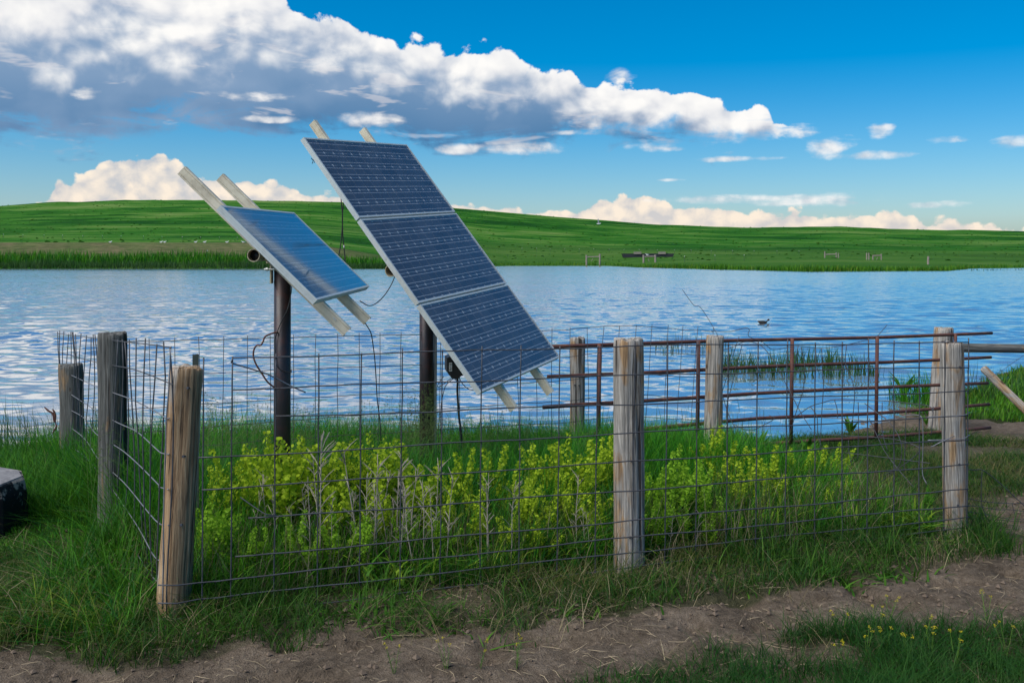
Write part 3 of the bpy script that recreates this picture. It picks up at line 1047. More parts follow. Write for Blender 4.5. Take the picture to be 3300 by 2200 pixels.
T2([(480, 545), (650, 570), (760, 575), (950, 720), (1100, 860), (1220, 970), (1400, 1150)], .0030)
T2([(480, 872), (600, 893), (750, 920), (950, 940), (1200, 945), (1400, 940)])
T2([(480, 960), (750, 985), (900, 1015), (1060, 1015), (1220, 1035), (1400, 1070)])
T2([(480, 1020), (800, 1070), (1000, 1110), (1250, 1130)])
T2([(480, 1090), (720, 1108), (900, 1130), (1220, 1150), (1400, 1180)])
T2([(748, 578), (740, 800), (745, 950), (790, 1080), (830, 1150)])
T2([(1085, 945), (1110, 1050), (1135, 1125)])
T2([(570, 1070), (700, 1180), (800, 1265), (840, 1330)])
T2([(600, 1215), (720, 1270), (820, 1330)])

# ------------------------------------------------------------------ things at the right edge
rail = MB()
a, b = P(3090, 1120, 10.5), P(3700, 1128, 10.9)
o = post('wooden_rail', a, b, 0.046, 'wood_c', 'grey horizontal wooden rail running out of frame from the thick post by the lake', 51, 2, group=None, cat='rail')
o = post('hanging_stake', P(3286, 1302, 9.6), P(3169, 1187, 9.75), 0.042, 'wood_f', 'short brown wooden stake leaning and hanging from a barbed wire at the right edge', 57, 1, group=None, cat='stake')
bw = empty('barbed_wire', P(3300, 1250, 9.75), 'slack barbed wire that carries the leaning brown stake at the right edge', 'barbed wire')


def barbed(parent, pts, r=0.0018, step=0.12):
    w = spline(pts, 8)
    tube('wire_strand', w, r, M['galv_wire'], parent, 5)
    acc_ = 0
    for p0, p1 in zip(w[:-1], w[1:]):
        acc_ += (p1 - p0).length
        if acc_ > step:
            acc_ = 0
            m_ = MB()
            for _ in range(2):
                dv = Vector((random.uniform(-1, 1), random.uniform(-1, 1), random.uniform(-1, 1))).normalized() * 0.016
                m_.tube([p0 - dv, p0 + dv], 0.0012, 4)
            m_.build('barb', M['galv_wire'], parent)


barbed(bw, [P(3105, 1250, 9.9), P(3160, 1222, 9.72), P(3196, 1213, 9.63), P(3212, 1204, 9.63), P(3260, 1172, 9.7), P(3320, 1130, 9.8), P(3420, 1060, 9.9)])
bw2 = empty('barbed_wire', P(90, 1500, 8.2), 'barbed wire running left from the short dark post, hung with dry water weed', 'barbed wire')
px7 = lambda a, b, d: P(a * .2232, 1250 + b * .2232, d)
barbed(bw2, [px7(-400, 640, 8.0), px7(0, 605, 8.0), px7(240, 590, 8.0), px7(400, 555, 8.0), px7(600, 530, 8.0), px7(740, 500, 8.0), px7(880, 470, 7.98)], step=0.1)
wd_ = MB()
for pts in ([(800, 500), (770, 380), (700, 330), (640, 275)], [(800, 500), (800, 410), (780, 340), (755, 305)], [(800, 500), (815, 560), (790, 600), (760, 650)], [(800, 500), (780, 470), (770, 400), (740, 350)]):
    w = spline([px7(a, b, 7.99) for a, b in pts], 4)
    wd_.tube(w, [0.003 + 0.006 * math.sin(math.pi * i / len(w)) for i in range(len(w))], 5)
wd_.build('hanging_weed', M['rust'], bw2)

# weathered concrete block at the left edge
def make_concrete():
    m, o = material('tarred_concrete')
    p = objcoord()
    x, y, z = separate(p)
    n1 = noise(p, 9, 6, 0.6, 0.6); n3 = noise(p, 45, 5, 0.65)
    side = sstep(n1 + (n3 - 0.5) * 0.35 + (z - 0.25) * 0.9, 0.56, 0.66)
    topm = sstep(z, 0.323, 0.328)
    cside = mix(side, (0.008, 0.008, 0.010), (0.30, 0.27, 0.23))
    ctop = ramp(n1 * 0.6 + n3 * 0.4, [(0.35, (0.09, 0.09, 0.095)), (0.65, (0.23, 0.23, 0.235))])
    principled(o, mix(topm, cside, ctop), 0.8, 0, bump(n3 + n1, 0.5, 0.008), spec=0.25)
    return m


M['concrete'] = make_concrete()
cb = MB()
ring = lambda r_, z_, n_=10, o_=0.25: [(r_ * math.cos(2 * math.pi * k / n_ + o_), r_ * math.sin(2 * math.pi * k / n_ + o_), z_) for k in range(n_)]
prof = [(0.43, -0.25), (0.42, 0.24), (0.405, 0.315), (0.39, 0.33), (0.235, 0.332), (0.225, 0.312), (0.205, 0.312), (0.20, 0.24), (0.0001, 0.235)]
vv, ff = [], []
for (r_, z_) in prof: vv += [(a_ * random.uniform(.975, 1.02), b_ * random.uniform(.975, 1.02), c_ + random.uniform(-.006, .006)) for a_, b_, c_ in ring(r_, z_)]
for i in range(len(prof) - 1):
    for k in range(10):
        k2 = (k + 1) % 10
        ff.append((i * 10 + k, i * 10 + k2, (i + 1) * 10 + k2, (i + 1) * 10 + k))
cb.add(vv, ff)
cbo = cb.build('concrete_block', M['concrete'], loc=(-3.47, 5.98, gz(-3.47, 5.98) - 0.01))
tag(cbo, 'black-tarred concrete block with a pale flat top and round hollow at the left edge', 'concrete block')

# ------------------------------------------------------------------ solar panels
PW, PH, FD_, LIP = 1.42, 0.72, 0.036, 0.013


def make_cell():
    m, o = material('solar_cell')
    p = objcoord()
    i_ = node('ShaderNodeObjectInfo')
    r_ = S(i_.outputs['Random'])
    n1 = noise(p, 60, 2)
    c = mix(r_, (0.012, 0.016, 0.030), (0.020, 0.026, 0.044))
    principled(o, c, 0.30, 0.0, None, spec=0.5)
    return m


def make_glass():
    m, o = material('dusty_glass')
    p = objcoord()
    n1 = noise(p, 4, 6, 0.65); n2_ = noise(p, 160, 2, 0.5)
    fr = node('ShaderNodeFresnel'); put(fr, 'IOR', 1.5)
    tr = node('ShaderNodeBsdfTransparent'); gl = node('ShaderNodeBsdfGlossy'); put(gl, 'Roughness', 0.09)
    df = node('ShaderNodeBsdfDiffuse'); df.inputs['Color'].default_value = (0.42, 0.46, 0.52, 1)
    m1 = node('ShaderNodeMixShader'); put(m1, 0, lin(n1, 0.3, 0.75, 0.015, 0.07) + sstep(n2_, 0.74, 0.80) * 0.25)
    S.nt.links.new(tr.outputs[0], m1.inputs[1]); S.nt.links.new(df.outputs[0], m1.inputs[2])
    bf = S(node('ShaderNodeNewGeometry').outputs['Backfacing'])
    m2 = node('ShaderNodeMixShader'); put(m2, 0, S.m('MULTIPLY', (S(fr.outputs[0]) - 0.06) * 1.75 + 0.03, 1.0 - bf, clamp=True))   # low-glare glass: mirrors only at glancing angles
    S.nt.links.new(m1.outputs[0], m2.inputs[1]); S.nt.links.new(gl.outputs[0], m2.inputs[2])
    S.nt.links.new(m2.outputs[0], o.inputs[0])
    return m


M['cell'] = make_cell(); M['glass'] = make_glass()
M['backsheet'] = make_metal('white_backsheet', (0.42, 0.45, 0.48), 0.6, 0.0, (0.36, 0.38, 0.41), 30)
M['busbar'] = make_metal('silver_busbar', (0.52, 0.55, 0.60), 0.45, 0.1, (0.45, 0.48, 0.52), 40)
NX, NY = 12, 6
cw, chh = (PW - 0.040) / NX, (PH - 0.036) / NY
hw, hh_ = cw / 2 - 0.0018, chh / 2 - 0.0024
cc = 0.0095
oct_ = [(-hw + cc, -hh_), (hw - cc, -hh_), (hw, -hh_ + cc), (hw, hh_ - cc), (hw - cc, hh_), (-hw + cc, hh_), (-hw, hh_ - cc), (-hw, -hh_ + cc)]
cm = MB(); cm.prism(oct_, (0, 0, 0), (1, 0, 0), (0, 1, 0), (0, 0, 0.0012))
CELL = mesh_from(cm.v, cm.f, 'cell'); CELL.materials.append(M['cell'])


def child(name, me, mat, parent, loc=(0, 0, 0)):
    o = bpy.data.objects.new(name, me); col.objects.link(o); o.parent = parent; o.location = loc
    if not me.materials: me.materials.append(mat)
    return o


def shape(fn):
    m_ = MB(); fn(m_); return mesh_from(m_.v, m_.f)


# panel space: x along the width, y down the slope (negative), z out of the glass
back_me = shape(lambda m_: m_.box((LIP, -PH + LIP, -0.012), (PW - 2 * LIP, 0, 0), (0, PH - 2 * LIP, 0), (0, 0, 0.004)))
glass_me = shape(lambda m_: m_.box((LIP, -PH + LIP, -0.0055), (PW - 2 * LIP, 0, 0), (0, PH - 2 * LIP, 0), (0, 0, 0.0032)))
bus_me = shape(lambda m_: [m_.box((0.020, -0.018 - chh * (j + fr_) - 0.0015, -0.0064), (PW - 0.040, 0, 0), (0, 0.0030, 0), (0, 0, 0.0006)) for j in range(NY) for fr_ in (0.25, 0.75)])


def frame_prof(along, o, inward, up):
    m_ = MB()
    w = LIP
    prof = [(0, 0), (w, 0), (w, -0.002), (0.004, -0.004), (0.004, -0.010), (0.0025, -0.011), (0.0025, -0.013), (0.004, -0.014), (0.004, -0.020), (0.0025, -0.021), (0.0025, -0.023), (0.004, -0.024), (0.004, -FD_ + .003), (0.022, -FD_ + .003), (0.022, -FD_), (0, -FD_),
            (0, -0.024), (0.0016, -0.023), (0.0016, -0.021), (0, -0.020), (0, -0.014), (0.0016, -0.013), (0.0016, -0.011), (0, -0.010)]
    m_.prism(prof, o, inward, up, along)
    return mesh_from(m_.v, m_.f)


fr_l = frame_prof((0, -PH, 0), (0, 0, 0), (1, 0, 0), (0, 0, 1))
fr_r = frame_prof((0, PH, 0), (PW, -PH, 0), (-1, 0, 0), (0, 0, 1))
fr_t = frame_prof((PW - 0.0084, 0, 0), (0.0042, -0.0004, -0.0006), (0, -1, 0), (0, 0, 1))
fr_b = frame_prof((-PW + 0.0084, 0, 0), (PW - 0.0042, -PH + 0.0004, -0.0006), (0, 1, 0), (0, 0, 1))


def solar_panel(root, t, u, v_, n, label=None):
    """a framed 72-cell panel as part of a solar array; t is its upper near corner"""
    mtx = Matrix((u, -v_, n)).transposed().to_4x4()
    o = bpy.data.objects.new('solar_panel', back_me); col.objects.link(o)
    if not back_me.materials: back_me.materials.append(M['backsheet'])
    o.parent = root
    o.matrix_local = Matrix.Translation(t - root.location) @ mtx
    if label: o['label'] = label
    for me in (fr_l, fr_r, fr_t, fr_b): child('frame_rail', me, M['frame'], o)
    for j in range(NY):
        for i_ in range(NX):
            child('cell', CELL, M['cell'], o, (0.020 + cw * (i_ + .5), -0.018 - chh * (j + .5), -0.0078))
    child('busbars', bus_me, M['busbar'], o)
    child('glass_pane', glass_me, M['glass'], o)
    return o


def frame_axes(u, v_):
    u = Vector(u).normalized(); v_ = Vector(v_); v_ = (v_ - u * u.dot(v_)).normalized()
    n = v_.cross(u) * 1.0
    if n.z < 0: n = -n
    return u, v_, n


def channel(root, t, u, v_, n, upos, v0, v1, depth_=0.060, fl=0.034, th=0.004):
    """a C-shaped aluminium strongback behind the panels: web towards the camera side"""
    prof = [(0, 0), (fl, 0), (fl, -0.012), (fl - th, -0.012), (fl - th, -th), (th, -th), (th, -depth_ * .30), (th + .003, -depth_ * .33), (th, -depth_ * .36), (th, -depth_ + th), (fl - th, -depth_ + th), (fl - th, -depth_ + 0.012), (fl, -depth_ + 0.012), (fl, -depth_), (0, -depth_),
            (0, -depth_ * .84), (0.003, -depth_ * .82), (0.003, -depth_ * .78), (0, -depth_ * .76), (0, -depth_ * .22), (0.003, -depth_ * .20), (0.003, -depth_ * .16), (0, -depth_ * .14)]
    m_ = MB()
    m_.prism(prof, t + u * upos + v_ * v0 - n * (FD_ + 0.001), u, n, v_ * (v1 - v0))
    o = m_.build('strongback', M['channel'], root)
    # bolt with its washer
    return o


# nearer, single panel
u, v_, n = frame_axes((0.0476, 0.9987, 0.0191), (0.7173, -0.0209, -0.6964))
t1 = Vector((-1.5475, 5.1103, 0.2701 + HC))
px1, py1 = -1.395, 5.84
arr1 = empty('solar_array', (px1, py1, gz(px1, py1)), 'single tilted solar panel reflecting blue sky on a dark rusty pole', 'solar panel')
solar_panel(arr1, t1, u, v_, n)
c1 = channel(arr1, t1, u, v_, n, 0.23, -0.36, PH + 0.21)
c2 = channel(arr1, t1, u, v_, n, 0.84, -0.36, PH + 0.20)
bl = MB(); q_ = t1 + u * 0.228 + v_ * (PH + 0.10) - n * (FD_ + 0.02); bl.box(q_, v_ * .022, n * -.006, u * -.004); bl.build('clip', M['frame'], arr1)
tz = 1.655
tube('pole', [(px1, py1, gz(px1, py1) - .3), (px1, py1, 0.8), (px1 + .002, py1, tz)], 0.0505, M['pole'], arr1, 24)
ta = t1 + v_ * 0.285 - n * 0.098
tu = MB()
seg = 24
def ring_pts(c_, r_): 
    w_ = u.cross(Vector((0, 0, 1))).normalized(); z_ = w_.cross(u)
    return [c_ + (w_ * math.cos(2 * math.pi * k / seg) + z_ * math.sin(2 * math.pi * k / seg)) * r_ for k in range(seg)]
rs = [(0.12, .036), (1.30, .036), (1.30, .031), (0.12, .031)]
vv, ff = [], []
for s_, r_ in rs: vv += ring_pts(ta + u * s_, r_)
for i in range(4):
    j = (i + 1) % 4
    for k in range(seg):
        k2 = (k + 1) % seg
        ff.append((i * seg + k, i * seg + k2, j * seg + k2, j * seg + k))
tu.add(vv, ff).build('torque_tube', M['teflon'], arr1, smooth=False)
tube('tube_bore_shade', [ta + u * 0.16, ta + u * 0.17], 0.0305, M['black'], arr1, 20)  # black disc added inside the open tube to stand in for shade in its bore
sd = MB()
sc_ = Vector((px1, py1, tz))
tub_c = ta + u * ((py1 - ta.y) / u.y)
sd.box(sc_ + Vector((-.075, -.09, .002)), (.006, 0, 0), (0, .18, 0), (0, 0, max(tub_c.z - tz, .02) + .03))
sd.box(sc_ + Vector((.069, -.09, .002)), (.006, 0, 0), (0, .18, 0), (0, 0, max(tub_c.z - tz, .02) + .03))
sd.box(sc_ + Vector((-.0685, -.09, .003)), (.137, 0, 0), (0, .18, 0), (0, 0, .008))
sd.build('saddle_bracket', M['teflon'], arr1)
br = MB(); br.box(sc_ + Vector((-.062, -.055, -.12)), (.009, 0, 0), (0, .05, 0), (0, 0, .13))
br.build('clamp_plate', M['teflon'], arr1)
bo = MB(); bo.tube([sc_ + Vector((-.095, -.06, -.035)), sc_ + Vector((.07, -.06, -.035))], .006, 8); bo.tube([sc_ + Vector((-.083, -.06, -.035)), sc_ + Vector((-.070, -.06, -.035))], .012, 6)
bo.build('bolt', M['frame'], arr1)
tube('cable', spline([P(933, 890, 5.78), P(940, 925, 5.76), P(934, 965, 5.78), P(925, 1000, 5.77), P(905, 1040, 5.775), P(890, 1080, 5.78), P(886, 1105, 5.79), P(893, 1180, 5.785), P(935, 1200, 5.79), P(938, 1190, 5.8)], 5), 0.0028, M['black'], arr1)
tube('steel_rod', spline([P(900, 1070, 5.80), P(880, 1073, 5.77), P(855, 1084, 5.75), P(848, 1100, 5.74), P(840, 1112, 5.74), P(827, 1113, 5.74), P(818, 1128, 5.74), P(817, 1150, 5.74), P(826, 1175, 5.74), P(842, 1200, 5.75), P(862, 1230, 5.76), P(884, 1248, 5.78)], 5), 0.0052, M['rust'], arr1, 8)
tube('cable', spline([P(1115, 940, 6.0), P(1130, 965, 6.0), P(1150, 985, 6.0), P(1165, 1010, 6.02), P(1177, 1040, 6.05), P(1186, 1055, 6.05), P(1196, 1075, 6.05), P(1202, 1110, 6.05), P(1208, 1160, 6.05), P(1212, 1220, 6.05), P(1216, 1290, 6.05), P(1224, 1350, 6.05), P(1228, 1420, 6.05)], 5), 0.0036, M['black'], arr1)

# farther array of three panels
u, v_, n = frame_axes((0.4123, 0.9084, 0.0694), (0.5776, -0.2017, -0.791))
t2 = Vector((-1.4665, 6.7658, 0.8351 + HC))
px2, py2 = -0.645, 7.26
arr2 = empty('solar_array', (px2, py2, gz(px2, py2)), 'tall tilted array of three solar panels in a column on a black pole', 'solar panel')
gap = 0.0134
for k in range(3):
    solar_panel(arr2, t2 + v_ * k * (PH + gap), u, v_, n)
LEN = 3 * PH + 2 * gap
channel(arr2, t2, u, v_, n, 0.36, -0.22, LEN + 0.19)
channel(arr2, t2, u, v_, n, 1.00, -0.19, LEN + 0.21)
cen = t2 + u * (PW / 2) + v_ * (LEN / 2)
ta2 = cen - n * (FD_ + 0.062 + 0.045)
tub = MB()
vv, ff = [], []
for s_, r_ in ((-0.52, .044), (0.52, .044), (0.52, .037), (-0.52, .037)): vv += ring_pts(ta2 + u * s_, r_)
for i in range(4):
    j = (i + 1) % 4
    for k in range(seg):
        k2 = (k + 1) % seg
        ff.append((i * seg + k, i * seg + k2, j * seg + k2, j * seg + k))
tub.add(vv, ff).build('torque_tube', M['teflon'], arr2)
ztop = ta2.z - 0.03
tube('pole', [(px2, py2, gz(px2, py2) - .3), (px2, py2, .8), (px2, py2, ztop)], 0.0535, M['pole'], arr2, 24)
sd = MB(); sc_ = Vector((px2, py2, ztop))
sd.box(sc_ + Vector((-.075, -.08, .001)), (.15, 0, 0), (0, .16, 0), (0, 0, .05))
sd.build('saddle_bracket', M['teflon'], arr2)
d = 7.27
tube('conduit', [P(1403, 940, d), P(1403, 1150, d), P(1402, 1360, d), P(1402, 1560, d)], 0.0125, M['pole_grey'], arr2, 12)
# black actuator box under the lowest panel
bx = MB()
f0 = P(1441, 1153, 7.02)
prof = [(0, 0), (.055, .022), (.15, .010), (.165, -.02), (.165, -.115), (.10, -.135), (.075, -.16), (.035, -.15), (.012, -.118), (0, -.10)]
bx.prism(prof, f0, (1, 0.15, 0), (0, 0, 1), (-.03, .17, 0))
bx.build('actuator_box', M['black'], arr2)
boxo = bx
lbm = MB(); lbm.box(f0 + Vector((.014, -.0012, -.035)), (.022, .003, 0), (0, 0, -.062), (0, -.0015, 0)); lbo = lbm.build('box_label', M['white_print'], arr2)
lb2 = MB()
for k in range(5): lb2.box(f0 + Vector((.017, -.0032, -.041 - k * .011)), (.016 - .003 * (k % 3), .002, 0), (0, 0, -.005), (0, -.0008, 0))
lb2.build('label_print', M['black'], arr2)
tube('conduit', spline([P(1473, 1205, 7.1), P(1475, 1230, 7.1), P(1474, 1260, 7.1), P(1477, 1310, 7.1), P(1480, 1350, 7.1), P(1486, 1395, 7.1), P(1490, 1500, 7.1)], 4), 0.0085, M['black'], arr2, 10)
for pts in ([(1476, 1210), (1490, 1235), (1505, 1250), (1520, 1256), (1540, 1254), (1550, 1248)], [(1470, 1208), (1450, 1222), (1425, 1240), (1412, 1247), (1411, 1240), (1420, 1225), (1430, 1212)],
            [(1472, 1212), (1450, 1228), (1435, 1245), (1428, 1270), (1422, 1300), (1420, 1340), (1421, 1400)], [(1465, 1222), (1473, 1228), (1475, 1240)]):
    tube('cable', spline([P(a, b, 7.06) for a, b in pts], 5), 0.0032, M['black'], arr2)
tube('cable', spline([P(1098, 625, 7.0), P(1101, 665, 7.0), P(1104, 700, 7.0), P(1101, 760, 7.0), P(1096, 800, 7.0), P(1085, 860, 7.0), P(1080, 910, 7.02)], 5), 0.0042, M['black'], arr2)
tube('cable', spline([P(1110, 625, 7.0), P(1106, 665, 7.0), P(1103, 700, 7.0), P(1105, 760, 7.0), P(1109, 800, 7.0), P(1113, 850, 7.0), P(1114, 920, 7.02)], 5), 0.0042, M['black'], arr2)
cp = MB(); cp.tube([P(1108.5, 790, 7.0), P(1109, 798, 7.0)], .006, 8); cp.build('cable_clip', M['white_print'], arr2)
tube('cable', spline([P(1276, 880, 7.1), P(1262, 915, 7.05), P(1240, 950, 7.0), P(1215, 975, 6.9), P(1190, 985, 6.6), P(1160, 970, 6.2)], 5), 0.0036, M['black'], arr2)
cp = MB(); cp.tube(spline([P(1003, 510, 6.85), P(1010, 517, 6.85), P(1018, 515, 6.85), P(1012, 525, 6.85)], 4), .003, 5); cp.tube(spline([P(1022, 500, 6.85), P(1012, 512, 6.85), P(1006, 528, 6.85)], 3), .0025, 5)
cp.build('cable_tie', M['black'], arr2)
# ------------------------------------------------------------------ grass
PAL = {
    'lush': [(0.024, 0.165, 0.005), (0.010, 0.085, 0.004), (0.060, 0.220, 0.010), (0.018, 0.120, 0.018), (0.035, 0.165, 0.006)],
    'mid': [(0.038, 0.155, 0.008), (0.080, 0.205, 0.014), (0.020, 0.100, 0.008), (0.150, 0.215, 0.022)],
    'short': [(0.020, 0.070, 0.008), (0.036, 0.090, 0.012), (0.014, 0.056, 0.009), (0.066, 0.088, 0.020), (0.13, 0.11, 0.050)],
    'verge': [(0.026, 0.095, 0.008), (0.050, 0.125, 0.014), (0.016, 0.070, 0.008), (0.080, 0.115, 0.022)],
    'left': [(0.018, 0.118, 0.005), (0.008, 0.066, 0.004), (0.048, 0.170, 0.010), (0.014, 0.088, 0.013), (0.075, 0.125, 0.020)],
    'dark': [(0.010, 0.048, 0.008), (0.018, 0.066, 0.010), (0.028, 0.078, 0.013), (0.011, 0.042, 0.013)],
    'dry': [(0.20, 0.165, 0.09), (0.14, 0.115, 0.06), (0.26, 0.22, 0.135), (0.09, 0.08, 0.035)],
    'reed': [(0.018, 0.060, 0.018), (0.030, 0.085, 0.022), (0.045, 0.10, 0.03), (0.02, 0.05, 0.028)],
}


def blades(x, y, z, h, w, pal, bend=(0.15, 0.7), lean=0.25, segs=3, drift=(0, 0), tip=1.25):
    """arrays of grass blades: flat tapering strips that lean and curl"""
    n = len(x)
    pal = np.array(PAL[pal] if isinstance(pal, str) else pal)
    phi = rng.uniform(0, 2 * np.pi, n)
    dxn, dyn = np.cos(phi) * 1.0 + drift[0], np.sin(phi) + drift[1]
    ln = np.abs(rng.normal(0, lean, n)); bd = rng.uniform(bend[0], bend[1], n)
    face = phi + np.pi / 2 + rng.normal(0, 0.5, n)
    wx_, wy_ = np.cos(face), np.sin(face)
    V = []
    for s in range(segs + 1):
        t = s / segs
        out_ = (ln * t + bd * t ** 2.2) * h
        zz = z + h * (t - 0.45 * bd * bd * t ** 2.4 * 0.9)
        cx_, cy_ = x + dxn * out_, y + dyn * out_
        if s < segs:
            ww = w * (1 - t ** 1.6) * (0.75 if s == 0 else 1.0) * 0.5
            V.append(np.stack([cx_ - wx_ * ww, cy_ - wy_ * ww, zz], 1)); V.append(np.stack([cx_ + wx_ * ww, cy_ + wy_ * ww, zz], 1))
        else:
            V.append(np.stack([cx_, cy_, zz], 1))
    nv = len(V)
    verts = np.stack(V, 1).reshape(-1, 3)
    base = (np.arange(n) * nv)[:, None]
    quads = np.concatenate([base + np.array([2 * s, 2 * s + 1, 2 * s + 3, 2 * s + 2])[None] for s in range(segs - 1)], 1).reshape(n, -1) if segs > 1 else np.zeros((n, 0), int)
    tri = base + np.array([nv - 3, nv - 2, nv - 1])[None]
    loops = np.concatenate([quads, tri], 1).ravel()
    tot = np.tile(np.array([4] * (segs - 1) + [3]), n)
    st = np.concatenate([[0], np.cumsum(tot)[:-1]])
    pi_ = (vnoise(x, y, 1.3, 31) * 0.6 + rng.uniform(0, 1, n) * 0.4) * len(pal) * 0.999
    c_ = pal[pi_.astype(int)] * rng.uniform(0.75, 1.3, (n, 1))
    c_ = np.repeat(c_, nv, 0).reshape(n, nv, 3)
    c_[:, -1] *= tip
    return verts, loops, st, tot, c_.reshape(-1, 3)


class Field:
    def __init__(self): self.p = []
    def add(self, b): self.p.append(b); return self
    def build(self, name, label, mat='grass'):
        vo = lo = 0
        V, L, ST, TT, C = [], [], [], [], []
        for v, l, st, tt, c_ in self.p:
            V.append(v); L.append(l + vo); ST.append(st + lo); TT.append(tt); C.append(c_)
            vo += len(v); lo += len(l)
        me = mesh_np(np.concatenate(V), np.concatenate(L), np.concatenate(ST), np.concatenate(TT), np.concatenate(C), name, smooth=False)
        o = link(name, me, M[mat])
        return tag(o, label, 'grass', kind='stuff')


def scatter(poly, dens, clump=0.0, cs=2.5, seed=0, edge=0.0):
    xs_, ys_ = [p[0] for p in poly], [p[1] for p in poly]
    x0, x1, y0, y1 = min(xs_) - edge, max(xs_) + edge, min(ys_) - edge, max(ys_) + edge
    n = int((x1 - x0) * (y1 - y0) * dens)
    x = rng.uniform(x0, x1, n); y = rng.uniform(y0, y1, n)
    jx = x + (vnoise(x, y, 3, seed) - .5) * 0.35; jy = y + (vnoise(x, y, 3, seed + 1) - .5) * 0.35
    k = inpoly(jx, jy, poly)
    if clump: k &= rng.uniform(0, 1, n) < np.clip((vnoise(x, y, cs, seed + 2) - clump) * 4, 0.04, 1)
    # only what stands within sight of the place
    k &= (np.abs(x / np.maximum(y, .5)) < 0.66) & (y > 3.2)
    return x[k], y[k]


def gz_(x, y): return soil_z(x, y)


f = Field()
x, y = scatter(INSIDE, 3600, seed=3)
hgt = rng.uniform(0.18, 0.50, len(x)) * (0.72 + 0.55 * vnoise(x, y, 0.9, 12)) * np.clip(1.15 - 0.24 * np.clip(x - 0.9, 0, 3) ** 1.2, 0.45, 1.2)
hgt *= np.where(y > 8.3, 0.8, 1.0) * np.clip(0.30 + 0.55 * (y - 5.0 - 0.31 * x), 0.32, 1.0)
f.add(blades(x, y, gz_(x, y), hgt, rng.uniform(0.004, 0.0085, len(x)), 'lush', (0.1, 0.75), 0.20, 3))
x, y = scatter(INSIDE, 1200, seed=5)
f.add(blades(x, y, gz_(x, y), rng.uniform(0.12, 0.33, len(x)), rng.uniform(0.004, 0.007, len(x)), 'mid', (0.2, 0.9), 0.35, 3))
x, y = scatter(INSIDE, 330, seed=6)
f.add(blades(x, y, gz_(x, y), rng.uniform(0.12, 0.40, len(x)), rng.uniform(0.003, 0.005, len(x)), 'dry', (0.05, 0.5), 0.3, 3))
x, y = scatter(INSIDE, 1500, 0.25, 2.0, seed=7)
k = (y - 5.0 - 0.31 * x) < 1.2
x, y = x[k], y[k]
f.add(blades(x, y, gz_(x, y) + rng.uniform(0, 0.10, len(x)), rng.uniform(0.05, 0.15, len(x)), rng.uniform(0.010, 0.022, len(x)), [(0.085, 0.20, 0.014), (0.050, 0.150, 0.012), (0.15, 0.25, 0.020), (0.035, 0.12, 0.010)], (0.5, 1.3), 0.7, 3))
x, y = scatter(INSIDE, 900, seed=8)
k = (y - 5.0 - 0.31 * x) < 0.75
x, y = x[k], y[k]
f.add(blades(x, y, gz_(x, y), rng.uniform(0.12, 0.42, len(x)), rng.uniform(0.003, 0.0055, len(x)), [(0.10, 0.085, 0.05), (0.17, 0.15, 0.10), (0.06, 0.05, 0.03), (0.05, 0.09, 0.02)], (0.0, 0.4), 0.15, 3))
f.build('meadow_grass', 'tall lush green grass filling the fenced enclosure')

f = Field()
x, y = scatter(LEFT, 3000, seed=13)
near_f = np.clip((y - 4.3 - 0.12 * np.abs(x + 1.7)) / 1.1, 0, 1)
hgt = rng.uniform(0.14, 0.46, len(x)) * (0.42 + 0.58 * near_f) * (0.8 + 0.4 * vnoise(x, y, 1.1, 41)) * np.where((x < -2.35) & (y < 6.1), np.where((x < -2.38) & (y > 4.75), 0.18, 0.40), np.where(x < -2.9, 0.72, 1.0))
f.add(blades(x, y, gz_(x, y), hgt, rng.uniform(0.004, 0.0085, len(x)), 'left', (0.15, 0.95), 0.25, 3, drift=(-0.25, -0.1)))
x, y = scatter(LEFT, 1500, seed=15)
f.add(blades(x, y, gz_(x, y), rng.uniform(0.07, 0.26, len(x)) * np.where((x < -2.38) & (y > 4.75) & (y < 6.1), 0.28, 0.9), rng.uniform(0.004, 0.008, len(x)), 'mid', (0.4, 1.2), 0.6, 3, drift=(-0.4, -0.3)))
x, y = scatter(LEFT, 480, 0.30, seed=16)
k = (y < 6.2) & ~((x < -2.38) & (y > 4.75))
x, y = x[k], y[k]
f.add(blades(x, y, gz_(x, y) + 0.03, rng.uniform(0.10, 0.28, len(x)), rng.uniform(0.003, 0.005, len(x)), 'dry', (0.5, 1.3), 0.8, 3))
f.build('meadow_grass', 'long green grass flopping over beside the left wire fence')

f = Field()
x, y = scatter(FRINGE, 3800, 0.22, 2.2, seed=23)
line = 5.0 + 0.31 * x
fd = np.clip((line - y) / 0.85, 0, 1)
hgt = rng.uniform(0.04, 0.19, len(x)) * (1.05 - 0.70 * fd) * (0.55 + 0.8 * vnoise(x, y, 2.2, 51))
f.add(blades(x, y, gz_(x, y), hgt, rng.uniform(0.0035, 0.0065, len(x)), 'short', (0.2, 1.1), 0.5, 3))
x, y = scatter(FRINGE, 900, 0.4, 3.0, seed=25)
k = (5.05 + 0.31 * x - y) < 0.55
x, y = x[k], y[k]
f.add(blades(x, y, gz_(x, y), rng.uniform(0.08, 0.26, len(x)) * np.where(x < -1.2, 0.6, 0.85), rng.uniform(0.004, 0.007, len(x)), 'verge', (0.15, 0.9), 0.4, 3))
x, y = scatter(FRINGE, 700, 0.45, 2.8, seed=27)
f.add(blades(x, y, gz_(x, y), rng.uniform(0.03, 0.08, len(x)), rng.uniform(0.008, 0.016, len(x)), [(0.030, 0.10, 0.010), (0.055, 0.14, 0.014), (0.02, 0.07, 0.01)], (0.5, 1.3), 0.9, 3))
x, y = scatter(FRINGE, 500, 0.3, seed=26)
f.add(blades(x, y, gz_(x, y), rng.uniform(0.05, 0.17, len(x)), rng.uniform(0.003, 0.0045, len(x)), 'dry', (0.4, 1.2), 0.9, 2))
f.build('verge_grass', 'ragged short grass along the foot of the front fence')

